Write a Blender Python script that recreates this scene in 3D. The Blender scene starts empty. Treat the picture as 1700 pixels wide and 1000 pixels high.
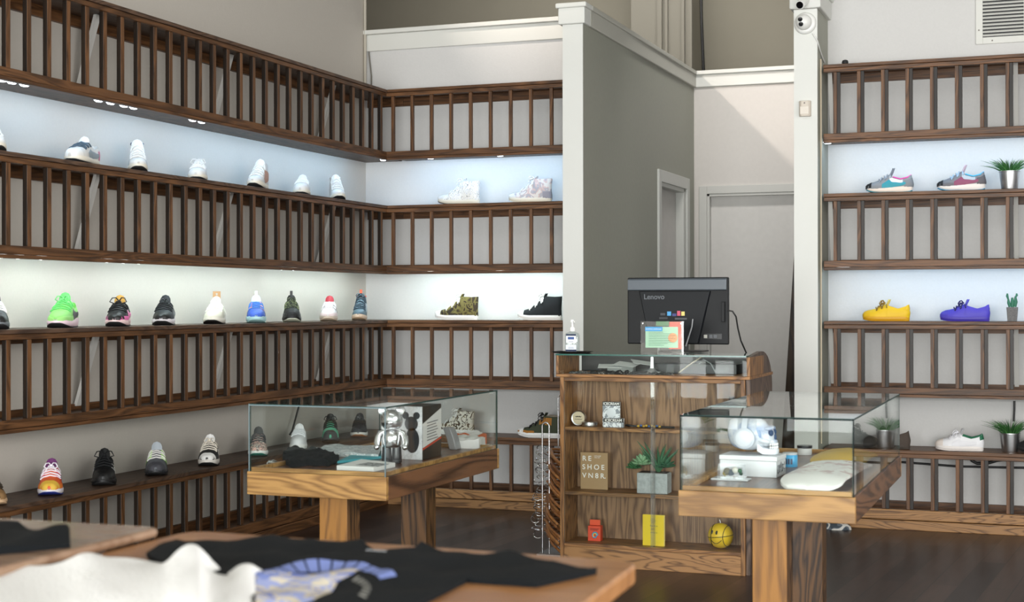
import bpy, bmesh, math, random
from math import sin, cos, pi, radians as R
from mathutils import Vector, Matrix
random.seed(7)
SC = bpy.context.scene
COL = SC.collection

# ------------------------------------------------------------------ camera
F_PX, YAW, PIT, ROL = 2467.28, 0.3569, 0.0019, -0.0015
EYE = Vector((0, 0, 1.35))
cd = bpy.data.cameras.new('camera'); cam = bpy.data.objects.new('camera', cd); COL.objects.link(cam)
cd.lens = F_PX / 1700 * 36; cd.sensor_width = 36; cd.clip_end = 100
fw = Vector((-sin(YAW) * cos(PIT), cos(YAW) * cos(PIT), sin(PIT)))
rt = Vector((cos(YAW), sin(YAW), 0)); up = rt.cross(fw)
r2 = rt * cos(ROL) + up * sin(ROL); u2 = up * cos(ROL) - rt * sin(ROL)
m = Matrix((r2, u2, -fw)).transposed().to_4x4(); m.translation = EYE
cam.matrix_world = m
cd.dof.use_dof = True; cd.dof.focus_distance = 8.6; cd.dof.aperture_fstop = 4.5
SC.camera = cam

# ------------------------------------------------------------------ light
SC.view_settings.view_transform = 'Standard'
SC.view_settings.look = 'None'
SC.view_settings.gamma = 1.0
SC.view_settings.use_curve_mapping = False
SC.view_settings.exposure = 0.05
wd = bpy.data.worlds.new('world'); SC.world = wd; wd.use_nodes = True
wd.node_tree.nodes['Background'].inputs[0].default_value = (0.80, 0.88, 1.0, 1)
wd.node_tree.nodes['Background'].inputs[1].default_value = 0.35

def area(name, loc, direction, sx, sy, power, color, spread=180):
    l = bpy.data.lights.new(name, 'AREA'); l.shape = 'RECTANGLE'; l.size = sx; l.size_y = sy
    l.energy = power; l.color = color; l.spread = R(spread)
    o = bpy.data.objects.new(name, l); COL.objects.link(o)
    o.location = loc; o.rotation_euler = Vector(direction).to_track_quat('-Z', 'Y').to_euler()
    return o
area('daylight_front', (-1.2, -3.9, 1.3), (0, 1, 0), 7.6, 2.3, 980, (0.98, 1.0, 0.99))
area('ceiling_fill', (-1.3, 3.0, 5.2), (0, .85, -.75), 4.2, .7, 22, (0.98, 0.99, 1.0), 120)  # added overhead fill for the back walls, no fixture known
area('inner_room_fill', (-1.9, 10.2, 4.9), (0, .75, -1), .9, .3, 22, (1.0, 0.97, 0.95), 110)  # added fill to brighten the inner wall and door
area('fill_side', (3.9, 1.6, 2.2), (-1, 0.35, -0.08), 5.4, 2.4, 360, (1.0, 0.98, 0.95))  # added fill for the left wall, no side window known
area('ceiling_spot', (-4.1, 8.0, 4.55), (2.1, 4.0, -1.75), 0.10, 0.10, 9, (1.0, 0.88, 0.78), 62)
area('back_room_fill', (-4.0, 13.3, 5.3), (0, .5, -1), 4.4, .6, 100, (1.0, 0.96, 0.90))  # added fill to lift the far walls, no lamp known there
LEDC = (0.43, 0.70, 1.0); LEDN = (0.80, 0.98, 1.0)
LEDS = []

# ------------------------------------------------------------------ picture helper: a pixel and a known plane give a point
def at(x, y, X=None, Y=None, Z=None):
    v = fw + r2 * ((x - 850) / F_PX) + u2 * ((500 - y) / F_PX)
    t = X / v.x if X is not None else (Y / v.y if Y is not None else (Z - EYE.z) / v.z)
    return EYE + v * t

# ------------------------------------------------------------------ materials
MATS = {}
def principled(name):
    m = bpy.data.materials.new(name); m.use_nodes = True
    return m, m.node_tree, m.node_tree.nodes['Principled BSDF']
def flat(name, col, rough=0.6, metal=0.0, spec=0.5, bump=0.0, bscale=60, var=0.0, coat=0):
    if name in MATS: return MATS[name]
    m, nt, b = principled(name)
    b.inputs['Base Color'].default_value = (*col, 1); b.inputs['Roughness'].default_value = rough
    b.inputs['Metallic'].default_value = metal; b.inputs['Specular IOR Level'].default_value = spec
    b.inputs['Coat Weight'].default_value = coat
    if bump or var:
        tc = nt.nodes.new('ShaderNodeTexCoord'); n = nt.nodes.new('ShaderNodeTexNoise'); n.inputs['Scale'].default_value = bscale
        n.inputs['Detail'].default_value = 6
        nt.links.new(tc.outputs['Object'], n.inputs['Vector'])
        if bump:
            bp = nt.nodes.new('ShaderNodeBump'); bp.inputs['Strength'].default_value = bump; bp.inputs['Distance'].default_value = .01
            nt.links.new(n.outputs['Fac'], bp.inputs['Height']); nt.links.new(bp.outputs['Normal'], b.inputs['Normal'])
        if var:
            cr = nt.nodes.new('ShaderNodeValToRGB')
            cr.color_ramp.elements[0].position = .35; cr.color_ramp.elements[1].position = .65
            cr.color_ramp.elements[0].color = (*[c * (1 - var) for c in col], 1); cr.color_ramp.elements[1].color = (*[min(1, c * (1 + var)) for c in col], 1)
            nt.links.new(n.outputs['Fac'], cr.inputs['Fac']); nt.links.new(cr.outputs['Color'], b.inputs['Base Color'])
    MATS[name] = m; return m
def rgb(h):  # sRGB hex to linear
    c = [int(h[i:i + 2], 16) / 255 for i in (0, 2, 4)]
    return tuple(x / 12.92 if x <= .04045 else ((x + .055) / 1.055) ** 2.4 for x in c)
def fl(h, rough=.6, **k): return flat('paint_' + h + '_%d' % int(rough * 100) + ''.join(sorted(k)), rgb(h), rough, **k)

def wood(name, dark, light, axis='z', stretch=14, scale=5.0, rings=1.0, rough=.45, lo=.38, hi=.68, spec=.4):
    """oak: rings from a distorted wave, pores from fine stretched noise"""
    m, nt, b = principled(name); N = nt.nodes.new; Lk = nt.links.new
    tc = N('ShaderNodeTexCoord'); oi = N('ShaderNodeObjectInfo'); ad = N('ShaderNodeVectorMath'); ad.operation = 'ADD'
    ml = N('ShaderNodeVectorMath'); ml.operation = 'SCALE'; ml.inputs['Scale'].default_value = 23.0
    cmb = N('ShaderNodeCombineXYZ')
    for i in range(3): Lk(oi.outputs['Random'], cmb.inputs[i])
    Lk(cmb.outputs[0], ml.inputs[0]); Lk(tc.outputs['Object'], ad.inputs[0]); Lk(ml.outputs[0], ad.inputs[1])
    mp = N('ShaderNodeMapping'); s = [1.0, 1.0, 1.0]; s['xyz'.index(axis)] = 1.0 / stretch * 2.2
    mp.inputs['Scale'].default_value = s; Lk(ad.outputs[0], mp.inputs['Vector'])
    n1 = N('ShaderNodeTexNoise'); n1.inputs['Scale'].default_value = scale; n1.inputs['Detail'].default_value = 3; n1.inputs['Distortion'].default_value = .6
    Lk(mp.outputs[0], n1.inputs['Vector'])
    mr = N('ShaderNodeMath'); mr.operation = 'MULTIPLY'; mr.inputs[1].default_value = 16.0 * rings; Lk(n1.outputs['Fac'], mr.inputs[0])
    fr = N('ShaderNodeMath'); fr.operation = 'PINGPONG'; fr.inputs[1].default_value = .5; Lk(mr.outputs[0], fr.inputs[0])
    mp2 = N('ShaderNodeMapping'); s2 = [1.0, 1.0, 1.0]; s2['xyz'.index(axis)] = .04
    mp2.inputs['Scale'].default_value = s2; Lk(ad.outputs[0], mp2.inputs['Vector'])
    n2 = N('ShaderNodeTexNoise'); n2.inputs['Scale'].default_value = 260; n2.inputs['Detail'].default_value = 3; Lk(mp2.outputs[0], n2.inputs['Vector'])
    mx = N('ShaderNodeMath'); mx.operation = 'MULTIPLY_ADD'; mx.inputs[1].default_value = 1.1; Lk(fr.outputs[0], mx.inputs[0])
    sb = N('ShaderNodeMath'); sb.operation = 'MULTIPLY'; sb.inputs[1].default_value = .5; Lk(n2.outputs['Fac'], sb.inputs[0]); Lk(sb.outputs[0], mx.inputs[2])
    cr = N('ShaderNodeValToRGB'); cr.color_ramp.elements[0].position = lo - .12; cr.color_ramp.elements[1].position = hi
    cr.color_ramp.elements[0].color = (*dark, 1); cr.color_ramp.elements[1].color = (*light, 1)
    Lk(mx.outputs[0], cr.inputs['Fac'])
    hv = N('ShaderNodeHueSaturation'); vr = N('ShaderNodeMath'); vr.operation = 'MULTIPLY_ADD'; vr.inputs[1].default_value = .35; vr.inputs[2].default_value = .83
    Lk(oi.outputs['Random'], vr.inputs[0]); Lk(vr.outputs[0], hv.inputs['Value']); Lk(cr.outputs['Color'], hv.inputs['Color'])
    Lk(hv.outputs[0], b.inputs['Base Color'])
    bp = N('ShaderNodeBump'); bp.inputs['Strength'].default_value = .12; bp.inputs['Distance'].default_value = .004
    Lk(n2.outputs['Fac'], bp.inputs['Height']); Lk(bp.outputs[0], b.inputs['Normal'])
    b.inputs['Roughness'].default_value = rough; b.inputs['Specular IOR Level'].default_value = spec
    return m
DK, LT = rgb('34200f'), rgb('775030')
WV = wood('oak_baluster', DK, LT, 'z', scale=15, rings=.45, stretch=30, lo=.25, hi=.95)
WX = wood('oak_rail_x', DK, LT, 'x', scale=15, rings=.45, stretch=30, lo=.25, hi=.95)
WY = wood('oak_rail_y', DK, LT, 'y', scale=15, rings=.45, stretch=30, lo=.25, hi=.95)
WSH = wood('oak_board', rgb('3a2a20'), rgb('5d4636'), 'y', scale=7, rough=.5)
WBX = wood('oak_base_x', rgb('4a2f18'), rgb('a0764a'), 'x', scale=5, rings=1.3, lo=.3, hi=.5)
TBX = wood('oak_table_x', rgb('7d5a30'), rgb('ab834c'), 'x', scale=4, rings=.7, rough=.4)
TBY = wood('oak_table_y_shaded', rgb('3a2416'), rgb('6d4a30'), 'y', scale=4, rough=.4)  # side aprons: darker copy of the table oak, side shade put into colour
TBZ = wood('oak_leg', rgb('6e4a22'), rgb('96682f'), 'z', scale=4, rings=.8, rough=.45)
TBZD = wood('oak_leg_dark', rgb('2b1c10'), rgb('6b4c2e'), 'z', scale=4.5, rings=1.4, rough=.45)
DECK = wood('oak_deck', rgb('3c2418'), rgb('6a4530'), 'y', scale=4, rough=.3)
CTZ = wood('oak_cabinet_back', rgb('5e4430'), rgb('8f6e50'), 'z', scale=6, rings=1.0, stretch=22, rough=.5)
CTF = wood('oak_cabinet_frame', rgb('5a3b20'), rgb('946a3f'), 'z', scale=7, rough=.45)
CTH = wood('oak_cabinet_shelf', rgb('5a3b20'), rgb('946a3f'), 'x', scale=7, rough=.45)
FGT = wood('oak_front_table', rgb('7d5230'), rgb('a9784b'), 'x', scale=2.2, rings=.5, rough=.28, lo=.2, hi=.9)

WALLM = flat('white_wall_paint', rgb('cecdcb'), .75, bump=.06, bscale=90, var=.012)
PILM = flat('pillar_paint', rgb('d9dad5'), .55, bump=.05, bscale=60)
TRIMM = flat('trim_paint', rgb('d6d6d0'), .5)
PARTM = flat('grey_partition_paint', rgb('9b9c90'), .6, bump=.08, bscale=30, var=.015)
INNM = flat('inner_wall_paint', rgb('cdc8c2'), .7, bump=.06, bscale=30, var=.012)
FARM = flat('taupe_paint', rgb('8f8a7c'), .75, var=.02, bscale=3)
FARL = flat('light_taupe_paint', rgb('8a867b'), .75)
DOORM = flat('door_paint', rgb('cbc8c3'), .55, bump=.05, bscale=20, var=.02)
CEILM = flat('ceiling_paint', rgb('9a9890'), .9)
BLK = fl('141414', .45); BLKM = fl('101214', .8); WHT = fl('eceae6', .5); CHR = flat('chrome', (.75, .75, .76), .15, 1.0)
STEEL = flat('galvanised_steel', (.55, .56, .57), .32, 1.0, var=.12, bscale=9)
BLKF = flat('black_cotton', rgb('0c1013'), .95, spec=.25, bump=.3, bscale=220)
RUB = fl('1b1b1c', .7)

def floor_mat():
    m, nt, b = principled('dark_floor_planks'); N = nt.nodes.new; Lk = nt.links.new
    tc = N('ShaderNodeTexCoord'); mp = N('ShaderNodeMapping'); mp.inputs['Rotation'].default_value = (0, 0, R(90 + 5)); Lk(tc.outputs['Object'], mp.inputs['Vector'])
    br = N('ShaderNodeTexBrick'); br.inputs['Scale'].default_value = 1.0; br.inputs['Brick Width'].default_value = 1.15; br.inputs['Row Height'].default_value = .125
    br.inputs['Mortar Size'].default_value = .003; br.inputs['Color1'].default_value = (*rgb('4d3a31'), 1); br.inputs['Color2'].default_value = (*rgb('2a1e1a'), 1)
    br.inputs['Mortar'].default_value = (*rgb('1e1512'), 1); br.offset = .37; br.inputs['Bias'].default_value = .1
    Lk(mp.outputs[0], br.inputs['Vector'])
    mp2 = N('ShaderNodeMapping'); mp2.inputs['Scale'].default_value = (.08, 1, 1); Lk(mp.outputs[0], mp2.inputs['Vector'])
    n = N('ShaderNodeTexNoise'); n.inputs['Scale'].default_value = 40; n.inputs['Detail'].default_value = 6; Lk(mp2.outputs[0], n.inputs['Vector'])
    mx = N('ShaderNodeMixRGB'); mx.blend_type = 'OVERLAY'; mx.inputs[0].default_value = .55; Lk(br.outputs['Color'], mx.inputs[1]); Lk(n.outputs['Fac'], mx.inputs[2])
    Lk(mx.outputs[0], b.inputs['Base Color']); b.inputs['Roughness'].default_value = .34; b.inputs['Specular IOR Level'].default_value = .4
    return m
FLOORM = floor_mat()

def glass(name, tint=(.965, .985, .975), r0=.007):
    """thin sheet: see-through, mirrors more at grazing angles"""
    m = bpy.data.materials.new(name); m.use_nodes = True; nt = m.node_tree; nt.nodes.clear(); N = nt.nodes.new; Lk = nt.links.new
    out = N('ShaderNodeOutputMaterial'); mix = N('ShaderNodeMixShader'); tr = N('ShaderNodeBsdfTransparent'); gl = N('ShaderNodeBsdfGlossy')
    tr.inputs[0].default_value = (*tint, 1); gl.inputs['Roughness'].default_value = .015; gl.inputs[0].default_value = (1, 1, 1, 1)
    ge = N('ShaderNodeNewGeometry'); dt = N('ShaderNodeVectorMath'); dt.operation = 'DOT_PRODUCT'
    Lk(ge.outputs['Incoming'], dt.inputs[0]); Lk(ge.outputs['Normal'], dt.inputs[1])
    ab = N('ShaderNodeMath'); ab.operation = 'ABSOLUTE'; Lk(dt.outputs['Value'], ab.inputs[0])
    su = N('ShaderNodeMath'); su.operation = 'SUBTRACT'; su.inputs[0].default_value = 1; Lk(ab.outputs[0], su.inputs[1])
    pw = N('ShaderNodeMath'); pw.operation = 'POWER'; pw.inputs[1].default_value = 5; Lk(su.outputs[0], pw.inputs[0])
    ma = N('ShaderNodeMath'); ma.operation = 'MULTIPLY_ADD'; ma.inputs[1].default_value = 1 - r0; ma.inputs[2].default_value = r0; Lk(pw.outputs[0], ma.inputs[0])
    Lk(ma.outputs[0], mix.inputs[0]); Lk(tr.outputs[0], mix.inputs[1]); Lk(gl.outputs[0], mix.inputs[2]); Lk(mix.outputs[0], out.inputs[0])
    MATS[name] = m; return m
GL = glass('clear_glass'); GLE = flat('glass_edge_green', rgb('203a36'), .5, spec=.2); ACR = glass('clear_acrylic', (.95, .96, .96), .03); ACB = glass('acrylic_block_glass', (.93, .95, .96), .10)
LIQ = glass('clear_liquid', (.88, .92, .93), .06)

def emit(name, col, st):
    m = bpy.data.materials.new(name); m.use_nodes = True; nt = m.node_tree; nt.nodes.clear()
    e = nt.nodes.new('ShaderNodeEmission'); o = nt.nodes.new('ShaderNodeOutputMaterial'); e.inputs[0].default_value = (*col, 1); e.inputs[1].default_value = st
    nt.links.new(e.outputs[0], o.inputs[0]); return m
EMC = emit('led_diode_cool', (.85, .93, 1), 9); EMN = emit('led_diode_neutral', (1, 1, .96), 9)

def pattern(name, cols, scale=40, stops=None, kind='noise', rough=.75, dist=1.0):
    """blotchy printed fabric: a noise cut into hard colour steps"""
    m, nt, b = principled(name); N = nt.nodes.new; Lk = nt.links.new
    tc = N('ShaderNodeTexCoord')
    if kind == 'noise':
        n = N('ShaderNodeTexNoise'); n.inputs['Detail'].default_value = 1.5; n.inputs['Distortion'].default_value = dist; o = n.outputs['Fac']
    elif kind == 'check': n = N('ShaderNodeTexChecker'); o = n.outputs['Fac']
    else: n = N('ShaderNodeTexVoronoi'); n.feature = 'F1'; o = n.outputs['Distance']
    n.inputs['Scale'].default_value = scale; Lk(tc.outputs['Object'], n.inputs['Vector'])
    cr = N('ShaderNodeValToRGB'); cr.color_ramp.interpolation = 'CONSTANT'
    stops = stops or [.38 + .24 * i / max(1, len(cols) - 1) for i in range(len(cols))]; stops[0] = 0
    el = cr.color_ramp.elements
    while len(el) < len(cols): el.new(.5)
    for i, c in enumerate(cols): el[i].position = stops[i]; el[i].color = (*rgb(c), 1)
    Lk(o, cr.inputs['Fac']); Lk(cr.outputs[0], b.inputs['Base Color']); b.inputs['Roughness'].default_value = rough
    return m

# ------------------------------------------------------------------ mesh helpers
class MB:
    def __init__(s): s.v = []; s.f = []; s.mi = []; s.cur = 0
    def m(s, i): s.cur = i; return s
    def face(s, idx): s.f.append(tuple(idx)); s.mi.append(s.cur)
    def box(s, x0, x1, y0, y1, z0, z1, M=None):
        n = len(s.v); P = [Vector((x, y, z)) for z in (z0, z1) for y in (y0, y1) for x in (x0, x1)]
        if M: P = [M @ q for q in P]
        s.v += P
        for q in ((0, 2, 3, 1), (4, 5, 7, 6), (0, 1, 5, 4), (2, 6, 7, 3), (0, 4, 6, 2), (1, 3, 7, 5)): s.face([n + i for i in q])
        return s
    def loft(s, rings, closed=True, cap=True):
        n = len(s.v); k = len(rings[0])
        for r in rings: s.v += [Vector(q) for q in r]
        for i in range(len(rings) - 1):
            for j in range(k if closed else k - 1):
                a = n + i * k + j; b = n + i * k + (j + 1) % k
                s.face((a, b, b + k, a + k))
        if cap: s.face([n + j for j in range(k)][::-1]); s.face([n + (len(rings) - 1) * k + j for j in range(k)])
        return s
    def lathe(s, prof, c=(0, 0, 0), seg=24, cap=True, M=None):
        rings = [[Vector((c[0] + r * cos(2 * pi * j / seg), c[1] + r * sin(2 * pi * j / seg), c[2] + z)) for j in range(seg)] for r, z in prof]
        if M: rings = [[M @ q for q in r] for r in rings]
        return s.loft(rings, True, cap)
    def tube(s, pts, r, seg=8, cap=True):
        pts = [Vector(q) for q in pts]; rings = []; up = Vector((0, 0, 1))
        rr = r if isinstance(r, (list, tuple)) else [r] * len(pts)
        for i, q in enumerate(pts):
            t = (pts[min(i + 1, len(pts) - 1)] - pts[max(i - 1, 0)]).normalized()
            if i == 0:
                a = t.cross(up) if abs(t.z) < .95 else t.cross(Vector((1, 0, 0)))
            else: a = a - t * a.dot(t)
            a.normalize(); b = t.cross(a)
            rings.append([q + (a * cos(2 * pi * j / seg) + b * sin(2 * pi * j / seg)) * rr[i] for j in range(seg)])
        return s.loft(rings, True, cap)
    def prism(s, poly, y0, y1, M=None):  # poly in x,z extruded in y
        r0 = [Vector((x, y0, z)) for x, z in poly]; r1 = [Vector((x, y1, z)) for x, z in poly]
        if M: r0 = [M @ q for q in r0]; r1 = [M @ q for q in r1]
        return s.loft([r0, r1])
    def sphere(s, c, r, su=20, sv=12, sc=(1, 1, 1), M=None):
        rings = []
        for i in range(sv + 1):
            a = pi * i / sv; rad = max(sin(a), .003)
            rings.append([Vector((c[0] + r * sc[0] * rad * cos(2 * pi * j / su), c[1] + r * sc[1] * rad * sin(2 * pi * j / su), c[2] - r * sc[2] * cos(a))) for j in range(su)])
        if M: rings = [[M @ q for q in rr] for rr in rings]
        return s.loft(rings)
    def build(s, name, mat, parent=None, smooth=False, bevel=0, world=False, sub=0, solid=0):
        me = bpy.data.meshes.new(name); off = Vector((0, 0, 0))
        if world and parent: off = abs_loc(parent)
        me.from_pydata([tuple(q - off) for q in s.v], [], s.f)
        mats = mat if isinstance(mat, (list, tuple)) else [mat]
        for x in mats: me.materials.append(x)
        for p, i in zip(me.polygons, s.mi): p.material_index = min(i, len(mats) - 1); p.use_smooth = bool(smooth)
        bm = bmesh.new(); bm.from_mesh(me); bmesh.ops.recalc_face_normals(bm, faces=bm.faces); bm.to_mesh(me); bm.free()
        o = bpy.data.objects.new(name, me); COL.objects.link(o)
        if parent: o.parent = parent
        if solid:
            md = o.modifiers.new('solid', 'SOLIDIFY'); md.thickness = solid; md.offset = -1
        if bevel:
            md = o.modifiers.new('bevel', 'BEVEL'); md.width = bevel; md.segments = 2; md.limit_method = 'ANGLE'; md.angle_limit = R(40)
        if sub:
            md = o.modifiers.new('sub', 'SUBSURF'); md.levels = sub; md.render_levels = sub
        if smooth and not sub:
            me.set_sharp_from_angle(angle=R(smooth if smooth > 1 else 50))
        return o
def abs_loc(o):
    v = Vector(o.location)
    while o.parent: o = o.parent; v += Vector(o.location)
    return v
def tag(o, label, cat, group=None, kind=None):
    if label: o['label'] = label
    if cat: o['category'] = cat
    if group: o['group'] = group
    if kind: o['kind'] = kind
    return o
def thing(name, label, cat, loc=(0, 0, 0), rz=0, group=None):
    o = bpy.data.objects.new(name, None); COL.objects.link(o); o.empty_display_size = .05
    o.location = loc; o.rotation_euler = (0, 0, rz)
    return tag(o, label, cat, group)
def struct(name, mb, mat, **k):
    o = mb.build(name, mat, **k); o['kind'] = 'structure'; return o
def copy_tree(o, parent=None):
    c = o.copy(); COL.objects.link(c); c.parent = parent
    for ch in list(o.children): copy_tree(ch, c)
    return c
def text(name, s, size, mat, parent, loc, rot=(R(90), 0, 0), align='LEFT', ext=.0004, spacing=1.0, bold=0, label=None, line=1.0):
    c = bpy.data.curves.new(name, 'FONT'); c.body = s; c.size = size; c.extrude = ext; c.align_x = align; c.space_character = spacing; c.offset = bold; c.space_line = line
    o0 = bpy.data.objects.new(name, c); COL.objects.link(o0); dg = bpy.context.evaluated_depsgraph_get()
    me = bpy.data.meshes.new_from_object(o0.evaluated_get(dg)); bpy.data.objects.remove(o0); bpy.data.curves.remove(c)
    me.materials.clear(); me.materials.append(mat)
    o = bpy.data.objects.new(name, me); COL.objects.link(o); o.parent = parent; o.location = loc; o.rotation_euler = rot
    if label: o['label'] = label
    return o

# ------------------------------------------------------------------ the setting
XL, YB, XW, YW = -4.305, 9.117, -4.605, 9.417      # rail planes, wall planes
XP0, XP1, YP, YI = -3.004, -2.871, 9.0, 12.0       # partition faces, its end, inner wall
ZT = 3.25
struct('floor', MB().box(-9, 6, -4.2, 17, -.1, 0), FLOORM)
struct('ceiling', MB().box(-9, 6, -4.2, 17, 5.4, 5.5), CEILM)
struct('wall_left', MB().box(XW - .14, XW, -4.2, YW, 0, 5.4), flat('left_wall_paint', rgb('bfb9b0'), .75, bump=.06, bscale=90, var=.012))
struct('wall_far_left', MB().box(-9.1, -9, -4.2, 17, 0, 5.4), FARM)
struct('wall_back_left', MB().box(XW - .14, XP0, YW, YW + .13, 0, ZT), WALLM)
b = MB().box(XW, XP0 - .002, YW - .018, YW, 3.12, ZT - .015); b.box(XW, XP0 - .002, YW - .045, YW + .15, ZT - .015, ZT + .015)
struct('trim_1', b, TRIMM, bevel=.004)
# partition: a wall running back from its end post, with a door in it
yd0, yd1, zd = 10.889, 11.64, 2.27
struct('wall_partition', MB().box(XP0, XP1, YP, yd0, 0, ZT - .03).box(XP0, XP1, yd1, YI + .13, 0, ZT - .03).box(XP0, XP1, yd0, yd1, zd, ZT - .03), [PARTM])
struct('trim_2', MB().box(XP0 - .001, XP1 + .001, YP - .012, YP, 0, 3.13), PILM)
b = MB().box(XP0 - .024, XP1 + .02, YP - .036, YP + .1, 3.128, ZT - .015).box(XP0 - .038, XP1 + .034, YP - .05, YP + .1, ZT - .02, ZT + .012)
struct('trim_3', b, PILM, bevel=.008)
b = MB().box(XP0 - .02, XP1 + .02, YP + .1, YI, 3.128, ZT - .015).box(XP0 - .034, XP1 + .034, YP + .1, YI, ZT - .02, ZT + .012)
struct('trim_4', b, flat('partition_trim_paint', rgb('bdbcb2'), .45), bevel=.006)
b = MB().box(XP1, XP1 + .018, yd0 - .075, yd0, 0, zd + .09).box(XP1, XP1 + .018, yd1 + .06, yd1 + .14, 0, zd + .09).box(XP1, XP1 + .018, yd0, yd1 + .06, zd, zd + .09)
b.box(XP1 - .11, XP1 + .004, yd1 - .012, yd1 + .05, 0, zd - .02).box(XP1 - .11, XP1 + .004, yd0, yd1, zd - .03, zd + .02)
struct('trim_5', b, flat('door_trim_paint', rgb('c9cac4'), .5), bevel=.003)
struct('door_1', MB().box(XP1 - .1, XP1 - .06, yd0, yd1, 0, zd - .02), DOORM)
# inner back wall with the second door
xd0 = -2.7617
struct('wall_inner_back', MB().box(XP1, xd0, YI, YI + .13, 0, ZT).box(xd0, -.9, YI, YI + .13, 2.25, ZT).box(-1.6, -.9, YI, YI + .13, 0, 2.25), INNM)
b = MB().box(XP1 + .02, -.9, YI - .02, YI, 3.13, ZT - .015).box(XP1 + .02, -.9, YI - .045, YI + .16, ZT - .02, ZT + .012)
struct('trim_6', b, TRIMM, bevel=.004)
b = MB().box(xd0 - .065, xd0, YI - .016, YI, 0, 2.315).box(xd0, -1.5, YI - .016, YI, 2.25, 2.315)
b.box(xd0, xd0 + .022, YI - .008, YI + .1, 0, 2.25).box(xd0, -1.6, YI - .008, YI + .1, 2.228, 2.25)
struct('trim_7', b, flat('door_trim_paint2', rgb('c4c3bd'), .5), bevel=.003)
struct('door_2', MB().box(xd0 + .022, -1.6, YI + .05, YI + .09, 0, 2.228), DOORM)
# right column and wall behind the right shelves
XC0, XC1 = -1.5347, -1.396
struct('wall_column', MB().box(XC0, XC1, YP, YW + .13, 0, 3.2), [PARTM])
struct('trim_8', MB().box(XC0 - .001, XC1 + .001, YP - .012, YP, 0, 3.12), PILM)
b = MB().box(XC0 - .024, XC1 + .024, YP - .036, YW, 3.122, ZT - .015).box(XC0 - .038, XC1 + .038, YP - .05, YW, ZT - .02, ZT + .012)
struct('trim_9', b, PILM, bevel=.008)
struct('wall_back_right', MB().box(XC1, 4.0, YW, YW + .13, 0, 5.4), WALLM)
struct('wall_right', MB().box(4.0, 4.14, 4.5, YW, 0, 5.4).box(4.0, 4.14, -4.2, -1.5, 0, 5.4).box(4.0, 4.14, -1.5, 4.5, 0, 1.0).box(4.0, 4.14, -1.5, 4.5, 4.2, 5.4), WALLM)
# far room seen over the low walls
struct('wall_far', MB().box(-9, -4.27, 15.5, 15.6, 0, 5.4).box(-3.62, 6, 15.5, 15.6, 0, 5.4).box(-4.27, -3.62, 15.1, 15.6, 0, 5.4, None), [FARM])
struct('trim_10', MB().box(-4.27, -3.62, 15.04, 15.1, 0, 5.4).box(-3.98, -3.93, 15.0, 15.04, 0, 5.4).box(-3.9, -3.87, 15.01, 15.04, 0, 5.4).box(-3.72, -3.69, 15.0, 15.04, 0, 5.4), FARL)
# street side: wall with wide shop windows behind the camera
struct('wall_street', MB().box(-9, 6, -4.2, -4.06, 0, .1).box(-9, 6, -4.2, -4.06, 4.3, 5.4).box(-9, -5.1, -4.2, -4.06, .1, 4.3).box(2.7, 6, -4.2, -4.06, .1, 4.3), WALLM)
for i, x in enumerate((-5.05, -2.5, .05)):
    fr = MB()
    for a, c_ in ((x, x + .06), (x + 2.54, x + 2.6)): fr.box(a, c_, -4.16, -4.08, .1, 4.3)
    fr.box(x, x + 2.6, -4.16, -4.08, .1, .18).box(x, x + 2.6, -4.16, -4.08, 4.22, 4.3).box(x, x + 2.6, -4.16, -4.08, 3.2, 3.26)
    struct('window_%d' % (i + 1), fr, BLK)

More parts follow.
